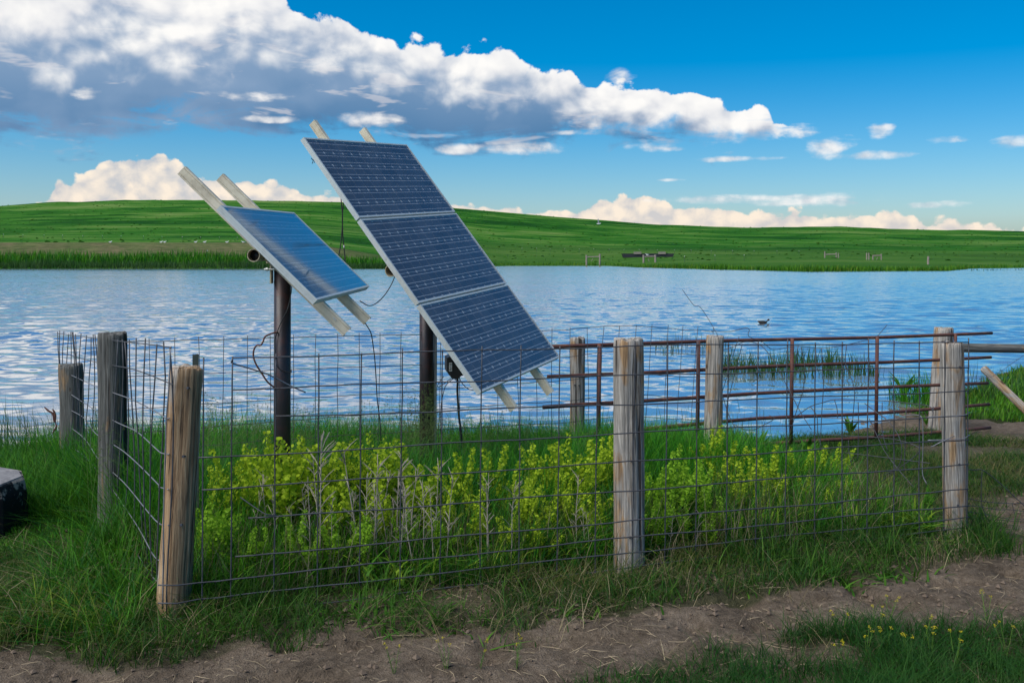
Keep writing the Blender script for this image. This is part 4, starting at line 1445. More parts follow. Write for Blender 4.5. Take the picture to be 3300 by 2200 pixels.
f = Field()
x, y = scatter(TUFTS, 8500, 0.08, 2.6, seed=33)
f.add(blades(x, y, gz_(x, y), rng.uniform(0.035, 0.15, len(x)) * (0.5 + vnoise(x, y, 2.3, 61)), rng.uniform(0.0028, 0.005, len(x)), 'dark', (0.2, 1.1), 0.5, 3))
x, y = scatter(TUFTS, 350, 0.3, seed=36)
f.add(blades(x, y, gz_(x, y), rng.uniform(0.04, 0.12, len(x)), rng.uniform(0.0025, 0.004, len(x)), 'dry', (0.3, 1.1), 0.9, 2))
f.build('path_grass', 'dark short grass patch in the bottom right corner beside the path')

f = Field()
x, y = scatter(RIGHT, 3200, 0.15, 1.4, seed=43)
f.add(blades(x, y, gz_(x, y), rng.uniform(0.03, 0.12, len(x)), rng.uniform(0.004, 0.007, len(x)), 'short', (0.3, 1.1), 0.6, 2))
f.build('grazed_grass', 'thin grazed grass on the ground around the rusty gate')

f = Field()
x, y = scatter(BANK, 900, seed=53)
k = y < 19
x, y = x[k], y[k]
f.add(blades(x, y, gz_(x, y), rng.uniform(0.05, 0.17, len(x)), rng.uniform(0.008, 0.014, len(x)), 'mid', (0.1, 0.7), 0.3, 3))
f.build('bank_grass', 'thick green grass on the lake bank at the right edge')

# rushes standing in the shallows
f = Field()


def rush(x0, x1, y0, y1, n, h0, h1, w, drift=(0, 0), pal='reed', clump=0):
    x = rng.uniform(x0, x1, n); y = rng.uniform(y0, y1, n)
    if clump:
        k = vnoise(x, y, 2.2, 77) > clump
        x, y = x[k], y[k]
    z = np.minimum(near_z(x, y), ZW) - 0.02
    z = np.where(near_z(x, y) > ZW, near_z(x, y) - .02, ZW - 0.05)
    f.add(blades(x, y, z, rng.uniform(h0, h1, len(x)), rng.uniform(w * .7, w * 1.2, len(x)), pal, (0.0, 0.35), 0.16, 3, drift=drift))


rush(-6.4, -3.75, 8.6, 9.9, 1500, 0.16, 0.46, 0.007, (-0.6, 0))
rush(-6.4, -4.2, 9.9, 11.0, 260, 0.2, 0.45, 0.007, (-0.6, 0))
rush(3.4, 5.9, 15.2, 17.4, 1500, 0.14, 0.46, 0.016, clump=0.40)
rush(2.9, 4.6, 19.0, 21.0, 200, 0.15, 0.40, 0.012, clump=0.45)
rush(2.0, 3.2, 10.6, 12.2, 60, 0.08, 0.25, 0.007)
rush(5.05, 5.65, 12.3, 13.0, 420, 0.15, 0.52, 0.011, (-0.3, 0), 'lush')
rush(6.1, 6.9, 12.4, 13.4, 120, 0.2, 0.55, 0.009, (0.2, 0))
rush(0.2, 2.0, 9.8, 11.2, 90, 0.12, 0.40, 0.007)
f.build('rushes', 'rushes growing out of the shallow water along the near shore')

# far shore reed belt
f = Field()
for (pa, pb, da, db, n, h0, h1, w, pal) in ((-900, 1350, 146.2, 149.5, 9000, 0.7, 1.25, 0.10, 'reed'), (-900, 1350, 149.5, 156, 9000, 1.0, 1.9, 0.14, 'lush'), (1350, 4200, 0.3, 5, 6500, 0.3, 0.8, 0.10, 'mid'),
                                            (2100, 3120, 0.3, 3, 2500, 0.4, 0.9, 0.10, 'mid'), (3120, 3700, -24, -16, 160, 0.3, 0.55, 0.10, 'reed')):
    px = rng.uniform(pa, pb, n)
    d = rng.uniform(da, db, n)
    if da < 100: d = d + np.interp(px, FX, FD)
    x = (px - CX) / F * d
    z = np.maximum(far_z(px, d), ZW - 0.05)
    f.add(blades(x, d, z - 0.1, rng.uniform(h0, h1, n) * (0.75 + 0.5 * vnoise(x, d, 0.12, 88)), rng.uniform(w * .6, w * 1.3, n), pal, (0.0, 0.3), 0.15, 2))
f.build('reed_belt', 'belt of green reeds along the far shore of the lake')

# tussocks that roughen the far hill
f = Field()
n_ = 6000
px = rng.uniform(-700, 4000, n_); d = 175 + (478 - 175) * rng.uniform(0, 1, n_) ** 0.8
x = (px - CX) / F * d
k = vnoise(x, d * 2.2, 0.05, 92) + rng.uniform(-.35, .35, n_) > 0.45
x, d, px = x[k], d[k], px[k]
f.add(blades(x, d, far_z(px, d) - 0.06, rng.uniform(0.14, 0.42, len(x)), rng.uniform(0.5, 1.5, len(x)), [(0.014, 0.080, 0.006), (0.03, 0.11, 0.012), (0.010, 0.06, 0.004), (0.06, 0.13, 0.024), (0.04, 0.115, 0.016)], (0.2, 0.8), 0.4, 2))
f.build('hill_tussocks', 'rough grass tussocks scattered over the far green hill')

# airy seed heads above the grass
sp = MB()


def panicle(m_, b_, h, lean, rr_):
    top_ = b_ + Vector((lean[0], lean[1], h))
    w = [b_.lerp(top_, t) + Vector((lean[0], lean[1], 0)) * (t * t - t) * 0.6 for t in (0, .35, .7, 1)]
    m_.tube(w, [0.0013, 0.0011, 0.0008, 0.0005], 3, cap=False)
    for k in range(11):
        t = 0.60 + 0.40 * k / 11
        o_ = b_.lerp(top_, t) + Vector((lean[0], lean[1], 0)) * (t * t - t) * 0.6
        an = rr_.uniform(0, 6.28); L_ = (1.15 - t) * 0.16 * rr_.uniform(.5, 1)
        e_ = o_ + Vector((math.cos(an) * L_, math.sin(an) * L_ * .7, L_ * rr_.uniform(.2, .8)))
        m_.tube([o_, e_], 0.0006, 3, cap=False)
        for q in range(3):
            c_ = o_.lerp(e_, rr_.uniform(.5, 1.05)) + Vector((rr_.uniform(-1, 1), rr_.uniform(-1, 1), rr_.uniform(-1, 1))) * 0.006
            r_ = rr_.uniform(0.0016, 0.003)
            m_.add([c_ + Vector((-r_, 0, 0)), c_ + Vector((0, -r_, r_)), c_ + Vector((r_, 0, 0)), c_ + Vector((0, r_, 2.4 * r_))], [(0, 1, 2), (0, 2, 3), (1, 2, 3)])


rr_ = random.Random(5)
for (pa, pb, ya, yb, da, db, n) in ((650, 910, 1235, 1370, 5.9, 6.5, 46), (930, 1200, 1270, 1400, 6.1, 6.9, 34), (1180, 1420, 1260, 1400, 6.4, 7.1, 46), (1330, 1420, 1230, 1330, 6.7, 7.05, 26), (1420, 1760, 1290, 1400, 6.6, 7.4, 34), (300, 420, 1270, 1500, 5.7, 6.2, 14), (1750, 2100, 1330, 1420, 6.5, 7.4, 20)):
    for _ in range(n):
        d = rr_.uniform(da, db); t_ = P(rr_.uniform(pa, pb), rr_.uniform(ya, yb), d)
        g_ = gz(t_.x, t_.y)
        panicle(sp, Vector((t_.x - .03, t_.y, g_)), t_.z - g_, (rr_.uniform(-.06, .09), rr_.uniform(-.05, .05)), rr_)
M['seed'] = make_leaf('seed_heads', (0.13, 0.19, 0.065), 0.2)
o = sp.build('seed_head_grass', M['seed'])
tag(o, 'thin grass stems with airy seed heads rising in front of the lake', 'grass', kind='stuff')

# ------------------------------------------------------------------ yellow-green pennycress plants
M['pod'] = make_leaf('pennycress_pods', (0.37, 0.51, 0.028), 0.48, 0.5)
M['pod_green'] = make_leaf('pennycress_pods_green', (0.25, 0.46, 0.030), 0.48, 0.5)
M['weed_green'] = make_leaf('weed_leaves', (0.075, 0.22, 0.020), 0.35, 0.5)
M['stem'] = make_leaf('pennycress_stem', (0.10, 0.20, 0.03), 0.1, 0.6)


def pennycress(seed, nst_):
    """unit-height plant: stems and round flat pods set in spires"""
    rr_ = random.Random(seed)
    st_, pd = MB(), MB()
    for s_ in range(nst_):
        lean = Vector((rr_.uniform(-.22, .22), rr_.uniform(-.22, .22), 0)) * (0.5 if s_ == 0 else 1.2)
        h = 1.0 if s_ == 0 else rr_.uniform(.62, .97)
        cur = lambda t: lean * (t ** 1.4) + Vector((0, 0, h * t))
        st_.tube([cur(t) for t in (0, .3, .6, 1)], [0.006, 0.005, 0.004, 0.002], 4, cap=False)
        npod = rr_.randint(60, 90)
        for k in range(npod):
            t = 0.40 + 0.60 * (k + rr_.random()) / npod
            an = k * 2.4 + rr_.uniform(-.4, .4)
            L_ = (0.058 * (1.12 - t) + 0.014) * rr_.uniform(.6, 1.2)
            o_ = cur(t)
            c_ = o_ + Vector((math.cos(an) * L_, math.sin(an) * L_, L_ * .45))
            r_ = 0.0225 * rr_.uniform(.6, 1.25) * (1.25 - 0.55 * t)
            nn = Vector((rr_.uniform(-1, 1), rr_.uniform(-1, .3) - .4, rr_.uniform(-.6, .8))).normalized()
            a_ = nn.orthogonal().normalized(); b_ = nn.cross(a_)
            pd.add([c_ + (a_ * math.cos(6.283 * q / 6) + b_ * math.sin(6.283 * q / 6)) * r_ * (1.0 if q else 0.75) for q in range(6)], [(0, 1, 2, 3, 4, 5)])
        for k in range(11):
            t = rr_.uniform(.10, .62); o_ = cur(t); an = rr_.uniform(0, 6.28)
            dv = Vector((math.cos(an), math.sin(an), .6)); sv_ = Vector((-math.sin(an), math.cos(an), 0)) * .024
            pd.add([o_, o_ + dv * .07 - sv_, o_ + dv * .16, o_ + dv * .07 + sv_], [(0, 1, 2, 3)])
    a_ = mesh_from(st_.v, st_.f); a_.materials.append(M['stem'])
    b_ = mesh_from(pd.v, pd.f)
    return a_, b_


var = []
for s_ in range(7):
    a_, b_ = pennycress(100 + s_, 5 + (s_ * 3) % 6)
    b2_ = b_.copy(); b3_ = b_.copy(); b_.materials.append(M['pod']); b2_.materials.append(M['pod_green']); b3_.materials.append(M['weed_green'])
    var.append((a_, b_, b2_, b3_))
rr_ = random.Random(9)


def plant_at(name, px, py, d, parts, label, cat, group, wide=1.0):
    t_ = P(px, py, d); g_ = gz(t_.x, t_.y)
    h = max(t_.z - g_, 0.15)
    o = empty(name, (t_.x, t_.y, g_ - 0.01), label, cat, group)
    o.scale = (h * wide, h * wide, h)
    o.rotation_euler = (0, 0, rr_.uniform(0, 6.28))
    for nm, me in parts:
        c_ = bpy.data.objects.new(nm, me); col.objects.link(c_); c_.parent = o
    return o


CL = [
    ('yellow-green pennycress around the pole of the single panel', 'pennycress by the single-panel pole', 0, [(715, 1470, 5.9), (770, 1425, 5.85), (800, 1465, 5.7), (850, 1452, 5.6), (905, 1375, 5.55), (925, 1400, 5.5), (872, 1402, 5.75), (690, 1510, 5.5), (940, 1440, 5.6)]),
    ('yellow-green pennycress among dead stalks below the three panels', 'pennycress among the dead stalks', 0, [(985, 1405, 5.7), (1010, 1425, 5.6), (1080, 1450, 5.5), (1150, 1440, 5.75), (1190, 1395, 5.8), (1205, 1425, 5.6), (1240, 1420, 5.7), (1290, 1450, 5.75), (1130, 1520, 5.4), (1340, 1490, 5.6), (1440, 1500, 5.8), (1390, 1560, 5.5), (1060, 1560, 5.3), (1250, 1560, 5.35), (1500, 1440, 5.9), (1540, 1520, 5.7), (1470, 1570, 5.5), (1110, 1400, 5.9), (1320, 1420, 5.9)]),
    ('low green pennycress close behind the left half of the front fence', 'low pennycress at the left of the front fence', 1, [(660, 1590, 5.1), (690, 1640, 5.0), (740, 1660, 5.0), (800, 1690, 4.95), (870, 1690, 5.0), (960, 1640, 5.1), (1090, 1640, 5.1), (1180, 1650, 5.1), (1300, 1640, 5.2), (1420, 1630, 5.25), (1010, 1700, 5.0)]),
    ('yellow-green pennycress in the grass left of the tall middle post', 'pennycress left of the middle post', 0, [(1740, 1425, 6.3), (1785, 1440, 6.2), (1840, 1395, 6.2), (1875, 1410, 6.1), (1945, 1395, 6.2), (1700, 1530, 5.6), (1762, 1565, 5.5), (1600, 1430, 6.2), (1850, 1560, 5.6), (1650, 1480, 5.9), (1560, 1600, 5.4), (1800, 1500, 5.8), (1900, 1480, 5.9), (1930, 1580, 5.55), (1640, 1640, 5.3), (1740, 1660, 5.3)]),
    ('bright green pennycress just right of the tall middle post', 'pennycress right of the middle post', 1, [(2090, 1450, 5.95), (2120, 1500, 5.8), (2180, 1500, 5.8), (2150, 1560, 5.65), (2230, 1530, 5.8), (2280, 1560, 5.75), (2100, 1600, 5.5), (2210, 1620, 5.55), (2330, 1590, 5.7), (2130, 1660, 5.45), (2290, 1650, 5.55), (2250, 1470, 6.0), (2160, 1430, 6.1), (2380, 1660, 5.6), (2450, 1640, 5.7)]),
    ('dark green leafy weed inside the fence near the split right post', 'leafy weeds near the right post', 2, [(2640, 1570, 6.1), (2700, 1540, 6.3), (2750, 1560, 6.2), (2790, 1520, 6.5), (2830, 1570, 6.2), (2880, 1550, 6.4), (2930, 1590, 6.2), (2980, 1560, 6.4), (2720, 1620, 5.95), (2850, 1630, 6.0), (2600, 1640, 5.9), (2780, 1650, 5.9)]),
    ('yellow-green pennycress below the knotted tan post by the gate', 'pennycress near the gate', 0, [(2300, 1365, 7.0), (2330, 1455, 6.4), (2400, 1480, 6.2), (2440, 1445, 6.4), (2480, 1500, 6.2), (2520, 1520, 6.2), (2385, 1540, 6.0), (2450, 1570, 6.0), (2510, 1590, 5.95), (2560, 1440, 6.9), (2640, 1430, 7.0), (2690, 1420, 7.2), (2350, 1420, 6.6), (2480, 1430, 6.6), (2600, 1520, 6.3), (2660, 1560, 6.1), (2570, 1600, 6.0), (2720, 1530, 6.3)]),
]
ORD = 'first second third fourth fifth sixth seventh eighth ninth tenth eleventh twelfth thirteenth fourteenth fifteenth sixteenth seventeenth eighteenth nineteenth twentieth'.split()
ORD += ['twenty-' + w for w in 'first second third fourth fifth sixth seventh eighth ninth'.split()]
k_ = 0
for label, grp, gi, pl in CL:
    for q_i, (px, py, d) in enumerate(sorted(pl)):
        a_ = var[k_ % 7][0]; b_ = var[k_ % 7][1 + gi]; k_ += 1
        o = plant_at('pennycress_plant', px, py, d, [('stem', a_), ('seed_pods', b_)], ORD[q_i] + ' from left: ' + label, 'plant', grp, rr_.uniform(1.0, 1.45))
        for c_ in o.children:
            if c_.name.startswith('seed_pods'): c_['kind'] = 'stuff'

# dead stalks
M['stalk'] = make_metal('dead_stalk', (0.31, 0.275, 0.225), 0.85, 0.0, (0.16, 0.135, 0.11), 30, 0.8)


def stalk(seed):
    rr_ = random.Random(seed); m_ = MB()
    ln = Vector((rr_.uniform(-.14, .14), rr_.uniform(-.1, .1), 0))
    cur = lambda t: ln * t + Vector((0.012 * math.sin(t * 7 + seed), 0, t))
    m_.tube([cur(t) for t in np.linspace(0, 1, 7)], [0.0072 * (1 - .6 * t) for t in np.linspace(0, 1, 7)], 5)
    for k in range(rr_.randint(9, 16)):
        t = rr_.uniform(.35, .97); an = rr_.uniform(0, 6.28); L_ = rr_.uniform(.05, .19)
        o_ = cur(t); dv = Vector((math.cos(an) * .7, math.sin(an) * .7, .75)).normalized() * L_
        m_.tube([o_, o_ + dv * .5 + Vector((0, 0, .01)), o_ + dv], [0.0038, 0.003, 0.0014], 4)
        if rr_.random() < .6:
            dv2 = Vector((dv.x + rr_.uniform(-.05, .05), dv.y, dv.z * .8)) * .6
            m_.tube([o_ + dv * .5, o_ + dv * .5 + dv2], [0.0026, 0.001], 4)
    me = mesh_from(m_.v, m_.f); me.materials.append(M['stalk'])
    return me


SV = [stalk(s_) for s_ in range(6)]
DS = [('pale dead weed stalk in the clump below the panels', 'dead stalks in the clump', [(1000, 1520), (1010, 1560), (1030, 1400), (1038, 1480), (1060, 1600), (1118, 1580), (1165, 1445), (1180, 1530), (1200, 1475), (1210, 1560), (1225, 1510), (1255, 1505), (1270, 1480), (1285, 1560), (1305, 1450), (1310, 1500), (1335, 1560), (1370, 1550), (1395, 1485), (1400, 1560), (1435, 1520), (1340, 1620), (1250, 1600), (1140, 1600), (980, 1600)]),
      ('grey dead weed stalk standing nearer the leaning corner post', 'dead stalks near the corner post', [(805, 1525), (860, 1535), (890, 1560), (955, 1620), (655, 1720), (830, 1640)]),
      ('grey dead weed stalk just left of the tall middle post', 'dead stalks by the middle post', [(1570, 1525), (1580, 1560), (1855, 1530), (1885, 1630), (1905, 1650), (1640, 1540)]),
      ('short dead weed stalk right of the tall middle post', 'dead stalks right of the middle post', [(2150, 1650), (2240, 1640), (2300, 1700), (2420, 1660), (2350, 1720)])]
k_ = 0
for label, grp, pl in DS:
    for q_i, (px, py) in enumerate(sorted(pl)):
        d = rr_.uniform(5.05, 5.4) + max(0, (px - 1600)) / 1000 * .55
        t_ = P(px, py, d); g_ = gz(t_.x, t_.y)
        o = bpy.data.objects.new('dead_stalk', SV[k_ % 6]); col.objects.link(o); k_ += 1
        h = t_.z - g_
        o.location = (t_.x, t_.y, g_ - .01); o.scale = (max(h, .3),) * 2 + (h,); o.rotation_euler = (0, 0, rr_.uniform(0, 6.28))
        tag(o, ORD[q_i] + ' from left: ' + label, 'plant', grp)

# yellow mustard in the foreground
M['mustard'] = make_leaf('mustard_flower', (0.55, 0.46, 0.02), 0.3)
M['mleaf'] = make_leaf('mustard_leaf', (0.05, 0.11, 0.03), 0.3)


def mustard(seed):
    rr_ = random.Random(seed); a_, b_, l_ = MB(), MB(), MB()
    for s_ in range(3):
        ln = Vector((rr_.uniform(-.35, .35), rr_.uniform(-.3, .3), 0)); h = rr_.uniform(.75, 1)
        cur = lambda t: ln * t + Vector((0, 0, h * t))
        a_.tube([cur(0), cur(.5), cur(1)], [.010, .008, .004], 4, cap=False)
        for k in range(9):
            c_ = cur(1) + Vector((rr_.uniform(-.05, .05), rr_.uniform(-.05, .05), rr_.uniform(-.05, .03)))
            r_ = .020
            b_.add([c_ + Vector((-r_, 0, 0)), c_ + Vector((0, -r_, .3 * r_)), c_ + Vector((r_, 0, 0)), c_ + Vector((0, r_, .3 * r_))], [(0, 1, 2, 3)])
        for k in range(16):
            t = rr_.uniform(.05, .8); an = rr_.uniform(0, 6.28); o_ = cur(t); L_ = rr_.uniform(.10, .26)
            dv = Vector((math.cos(an), math.sin(an), .5)); s2 = Vector((-math.sin(an), math.cos(an), 0)) * .010
            l_.add([o_, o_ + dv * L_ * .5 - s2, o_ + dv * L_, o_ + dv * L_ * .5 + s2], [(0, 1, 2, 3)])
    r_ = []
    for m_, k in ((a_, 'stem'), (b_, 'mustard'), (l_, 'mleaf')):
        me = mesh_from(m_.v, m_.f); me.materials.append(M[k]); r_.append(me)
    return r_


MV = [mustard(s_) for s_ in range(4)]
MO = [0]
MP = ((2860, 1990), (2830, 2050), (2970, 2075), (2790, 2130), (2850, 2110), (2930, 2135), (3180, 1975), (3245, 2095), (2710, 2055), (3080, 2140), (2740, 2165), (3000, 2110))
MO = sorted(range(len(MP)), key=lambda q: MP[q][0])
for i, (px, py) in enumerate(MP):
    d = 3.95 + (2150 - py) / 150 * .45
    plant_at('mustard_plant', px, py, d, list(zip(('stem', 'flower', 'leaf'), MV[i % 4])), ORD[MO.index(i)] + ' from left: yellow-flowered mustard plant in the bottom right grass', 'plant', 'mustard plants in the corner grass')
for i, (px, py) in enumerate(((1270, 2125), (1440, 2165), (1545, 2070), (1665, 2105))):
    plant_at('mustard_plant', px, py, 3.95, list(zip(('stem', 'flower', 'leaf'), MV[i % 4])), ORD[i] + ' from left: small yellow-flowered mustard plant on the bare path', 'plant', 'mustard plants on the path', 0.8)

# broad-leaved docks at the water's edge
M['dock'] = make_leaf('dock_leaf', (0.06, 0.17, 0.02), 0.3)


def dock(seed):
    rr_ = random.Random(seed); m_ = MB()
    for k in range(12):
        an = rr_.uniform(0, 6.28); L_ = rr_.uniform(.7, 1.1); up = rr_.uniform(.7, 1.0)
        dv = Vector((math.cos(an) * .42, math.sin(an) * .42, up)) * L_; s2 = Vector((-math.sin(an), math.cos(an), 0)) * .085
        w = Vector((math.cos(an), math.sin(an), -.5)) * .12
        m_.add([Vector((0, 0, 0)), dv * .3 - s2 * .6, dv * .6 - s2, dv + w, dv * .6 + s2, dv * .3 + s2 * .6], [(0, 1, 5), (1, 2, 4, 5), (2, 3, 4)])
    me = mesh_from(m_.v, m_.f); me.materials.append(M['dock']); return me


for i, (px, py, d, lb) in enumerate(((2740, 1335, 10.2, 'broad-leaved dock plant at the muddy edge left of the fourth gate upright'), (2985, 1370, 10.6, 'broad-leaved dock plant at the foot of the thick grey post by the lake'), (2915, 1182, 13.4, 'leafy dock plant standing alone in the shallow water beyond the gate'),
                                     (2440, 1375, 8.9, 'leafy dock plant under the gate right of the knotted tan post'), (2600, 1385, 8.9, 'leafy dock plant under the third upright of the rusty gate'))):
    t_ = P(px, py, d); g_ = max(gz(t_.x, t_.y), ZW) if d < 12 else ZW - .03
    o = bpy.data.objects.new('dock_plant', dock(i)); col.objects.link(o)
    h = max(t_.z - g_, .14)
    o.location = (t_.x, t_.y, g_); o.scale = (h, h, h); o.rotation_euler = (0, 0, i * 1.3)
    tag(o, lb, 'plant', 'dock plants at the water')

# ------------------------------------------------------------------ litter on the path
st_ = MB()
rr_ = random.Random(77)
allp = np.array([[rr_.uniform(-3.2, 4.4), rr_.uniform(3.5, 6.6)] for _ in range(3400)])
msk = soil_mask(allp[:, 0], allp[:, 1])
n_s = 0
for (x, y), mm in zip(allp, msk):
    if mm > .6 or abs(x / y) > .62: continue
    an = rr_.uniform(0, 6.28); L_ = rr_.choice((.008, .012, .02, .03, .055)) * rr_.uniform(.6, 1.4)
    z = float(soil_z(np.array([x]), np.array([y]))[0]) + .004
    dv = Vector((math.cos(an), math.sin(an), 0)) * L_
    k = Vector((-math.sin(an), math.cos(an), 0)) * L_ * rr_.uniform(-.25, .25)
    p0 = Vector((x, y, z))
    st_.tube([p0 - dv, p0 + k + Vector((0, 0, .006)), p0 + dv + Vector((0, 0, rr_.uniform(0, .012)))], [0.0009, 0.0013, 0.0007], 3, cap=False)
M['straw'] = make_metal('straw', (0.30, 0.24, 0.15), 0.85, 0.0, (0.16, 0.125, 0.08), 3)
o = st_.build('straw_litter', M['straw'])
tag(o, 'scattered bits of straw lying on the trodden path', 'straw', kind='stuff')
cd_ = MB()
for _ in range(5200):
    x, y = rr_.uniform(-3.2, 4.6), rr_.uniform(3.4, 7.2)
    if abs(x / y) > .62: continue
    r_ = rr_.choice((.003, .004, .006, .009, .015)) * rr_.uniform(.7, 1.4)
    z = float(soil_z(np.array([x]), np.array([y]))[0]) + r_ * .25
    b_ = [Vector((rr_.uniform(.7, 1.2) * a_, rr_.uniform(.7, 1.2) * c_, rr_.uniform(.5, .9) * e_)) * r_ for a_, c_, e_ in ((1, 0, 0), (-1, 0, 0), (0, 1, 0), (0, -1, 0), (0, 0, 1), (0, 0, -1))]
    cd_.add([Vector((x, y, z)) + q for q in b_], [(0, 2, 4), (2, 1, 4), (1, 3, 4), (3, 0, 4), (2, 0, 5), (1, 2, 5), (3, 1, 5), (0, 3, 5)])
M['clod'] = make_metal('soil_clods', (0.115, 0.085, 0.060), 0.95, 0.0, (0.06, 0.043, 0.030), 8)
o = cd_.build('soil_clods', M['clod'])
tag(o, 'small crumbs and clods of dry soil on the path', 'soil clods', kind='stuff')

# ------------------------------------------------------------------ far shore
M['far_wood'] = make_metal('far_wood', (0.26, 0.22, 0.19), 0.9, 0.0, (0.17, 0.14, 0.12), 2)
M['far_steel'] = make_metal('far_steel_post', (0.03, 0.06, 0.045), 0.8, 0.0, (0.05, 0.06, 0.05), 2)
M['white'] = make_metal('white_paint', (0.75, 0.76, 0.76), 0.6, 0.0, (0.6, 0.6, 0.6), 3)


def fz(px, d): return float(far_z(np.array([px]), np.array([d]))[0])


def depth_for(px, py):
    """depth at which the far land is seen at photo pixel (px, py)"""
    ds = np.arange(112, 478, 1.0)
    z = far_z(np.full(ds.shape, float(px)), ds)
    yy = HY - (z - HC) / ds * F
    ok = (z > ZW + .01)
    k = np.argmin(np.where(ok, np.abs(yy - py), 1e9))
    return float(ds[k])


def far_posts(name, label, pts, hpx, cat='fence'):
    p0 = pts[0]; d = depth_for(*p0)
    root = empty(name, P(p0[0], p0[1], d), label, cat)
    tops = []
    for (px, py) in pts:
        d = depth_for(px, py); z = fz(px, d)
        x = (px - CX) / F * d; h = hpx * d / F
        m_ = MB(); w = .05
        m_.box((x - w / 2, d - w / 2, z - .2), (w, 0, 0), (0, w, 0), (0, 0, h * .8 + .2)); m_.build('post', M['far_steel'], root)
        m_ = MB(); m_.box((x - w / 2 - .008, d - w / 2 - .008, z + h * .8 + .002), (w + .016, 0, 0), (0, w + .016, 0), (0, 0, h * .1)); m_.build('post_cap', M['white'], root)
        tops.append(Vector((x, d, z + h * .85)))
    for k in (1.0, .6):
        tube('fence_wire', [t - Vector((0, 0, (1 - k) * hpx * .05 * 1.6)) for t in tops], 0.006, M['far_steel'], root, 4)
    return root


far_posts('far_fence', 'distant line of thin steel fence posts at the foot of the hill on the left', [(11, 767), (74, 768), (142, 769), (202, 770), (267, 771), (330, 771), (390, 772), (462, 773), (522, 774), (588, 775), (647, 776), (707, 776), (765, 777)], 14)
far_posts('far_fence', 'distant line of steel fence posts behind the wooden braces on the right', [(1682, 812), (1729, 812), (1773, 813), (1820, 813), (1867, 814), (1913, 814), (1963, 815), (2011, 816), (2060, 816), (2118, 817), (2173, 817), (2227, 818), (2292, 819), (2360, 819), (2430, 820), (2504, 820), (2575, 820)], 14)
far_posts('far_fence', 'three taller dark steel posts near the far shore right of the stock tank', [(2206, 846), (2304, 843), (2398, 842)], 24)


def brace(name, label, posts_, rails, diag=None, w=.22):
    px0, yb = posts_[0][0], posts_[0][2]
    d = depth_for(px0, yb)
    root = empty(name, P(px0, yb, d), label, 'fence brace', 'wooden fence braces on the far shore')
    for (px, yt, yb) in posts_:
        a_, b_ = P(px, yb + 4, d), P(px, yt, d)
        ww = w * (0.7 if len(posts_) > 2 else 1)
        m_ = MB(); m_.tube([a_, b_], ww / 2 * 1.6, 8); m_.build('post', M['far_wood'], root)
    for (pa, pb, y) in rails:
        m_ = MB(); m_.tube([P(pa, y, d), P(pb, y - 1, d)], .12, 6); m_.build('rail', M['far_wood'], root)
    if diag:
        m_ = MB(); m_.tube([P(*diag[0], d), P(*diag[1], d)], .06, 6); m_.build('stay', M['far_wood'], root)


brace('fence_brace', 'wooden post-and-rail brace at the far water edge, left of the dark tank', [(1890, 822, 854), (1933, 818, 856)], [(1890, 1933, 828)], ((1905, 842), (1911, 833)))
brace('fence_brace', 'wooden post-and-rail brace standing in front of the dark tank', [(2074, 821, 847), (2112, 821, 848)], [(2074, 2112, 827)], ((2092, 843), (2089, 834)))
brace('fence_brace', 'distant wooden brace with one pale post, left of the other pair', [(2658, 810, 831), (2695, 814, 832), (2702, 815, 832)], [(2658, 2695, 820)])
brace('fence_brace', 'distant wooden brace of four posts nearer the lone pale post', [(2793, 815, 837), (2800, 815, 838), (2813, 822, 837), (2840, 818, 838)], [(2813, 2840, 824)], ((2825, 837), (2828, 829)))
d = depth_for(2991, 852)
m_ = MB(); m_.tube([P(2991, 855, d), P(2991, 840, d), P(2992, 826, d)], .17, 8)
tag(m_.build('far_post', M['far_wood'], None), 'lone thick pale post on the far shore at the right', 'post')
# stock tank with boards
d = depth_for(2090, 829)
M['tank'] = make_metal('dark_tank', (0.012, 0.014, 0.020), 0.7, 0.0, (0.02, 0.02, 0.025), 1)
tk = empty('stock_tank', P(2090, 829, d), 'long low dark stock tank with two boards on top, across the lake', 'stock tank')
m_ = MB(); a_, b_ = P(2012, 830, d), P(2168, 817, d)
prof = [(0, 0), (b_.x - a_.x, 0), (b_.x - a_.x + .3, b_.z - a_.z), (-.3, b_.z - a_.z), ]
m_.prism(prof, a_, (1, 0, 0), (0, 0, 1), (0, 3, 0)); m_.build('tank_wall', M['tank'], tk)
for (pa, pb) in ((2042, 2067), (2122, 2146)):
    m_ = MB(); a_, b_ = P(pa, 819, d - .2), P(pb, 811, d - .2)
    for k in range(3):
        m_.box((a_.x, d - .2, a_.z + k * (b_.z - a_.z) / 3), (b_.x - a_.x, 0, 0), (0, .12, 0), (0, 0, (b_.z - a_.z) / 3 * .9))
    m_.build('board', M['far_wood'], tk)
m_ = MB(); d = depth_for(668, 812)
m_.tube([P(668, 815, d), P(668, 806, d)], .06, 6)
tag(m_.build('marker_stake', M['white'], None), 'small white stake on the tan bank below the gulls', 'stake')


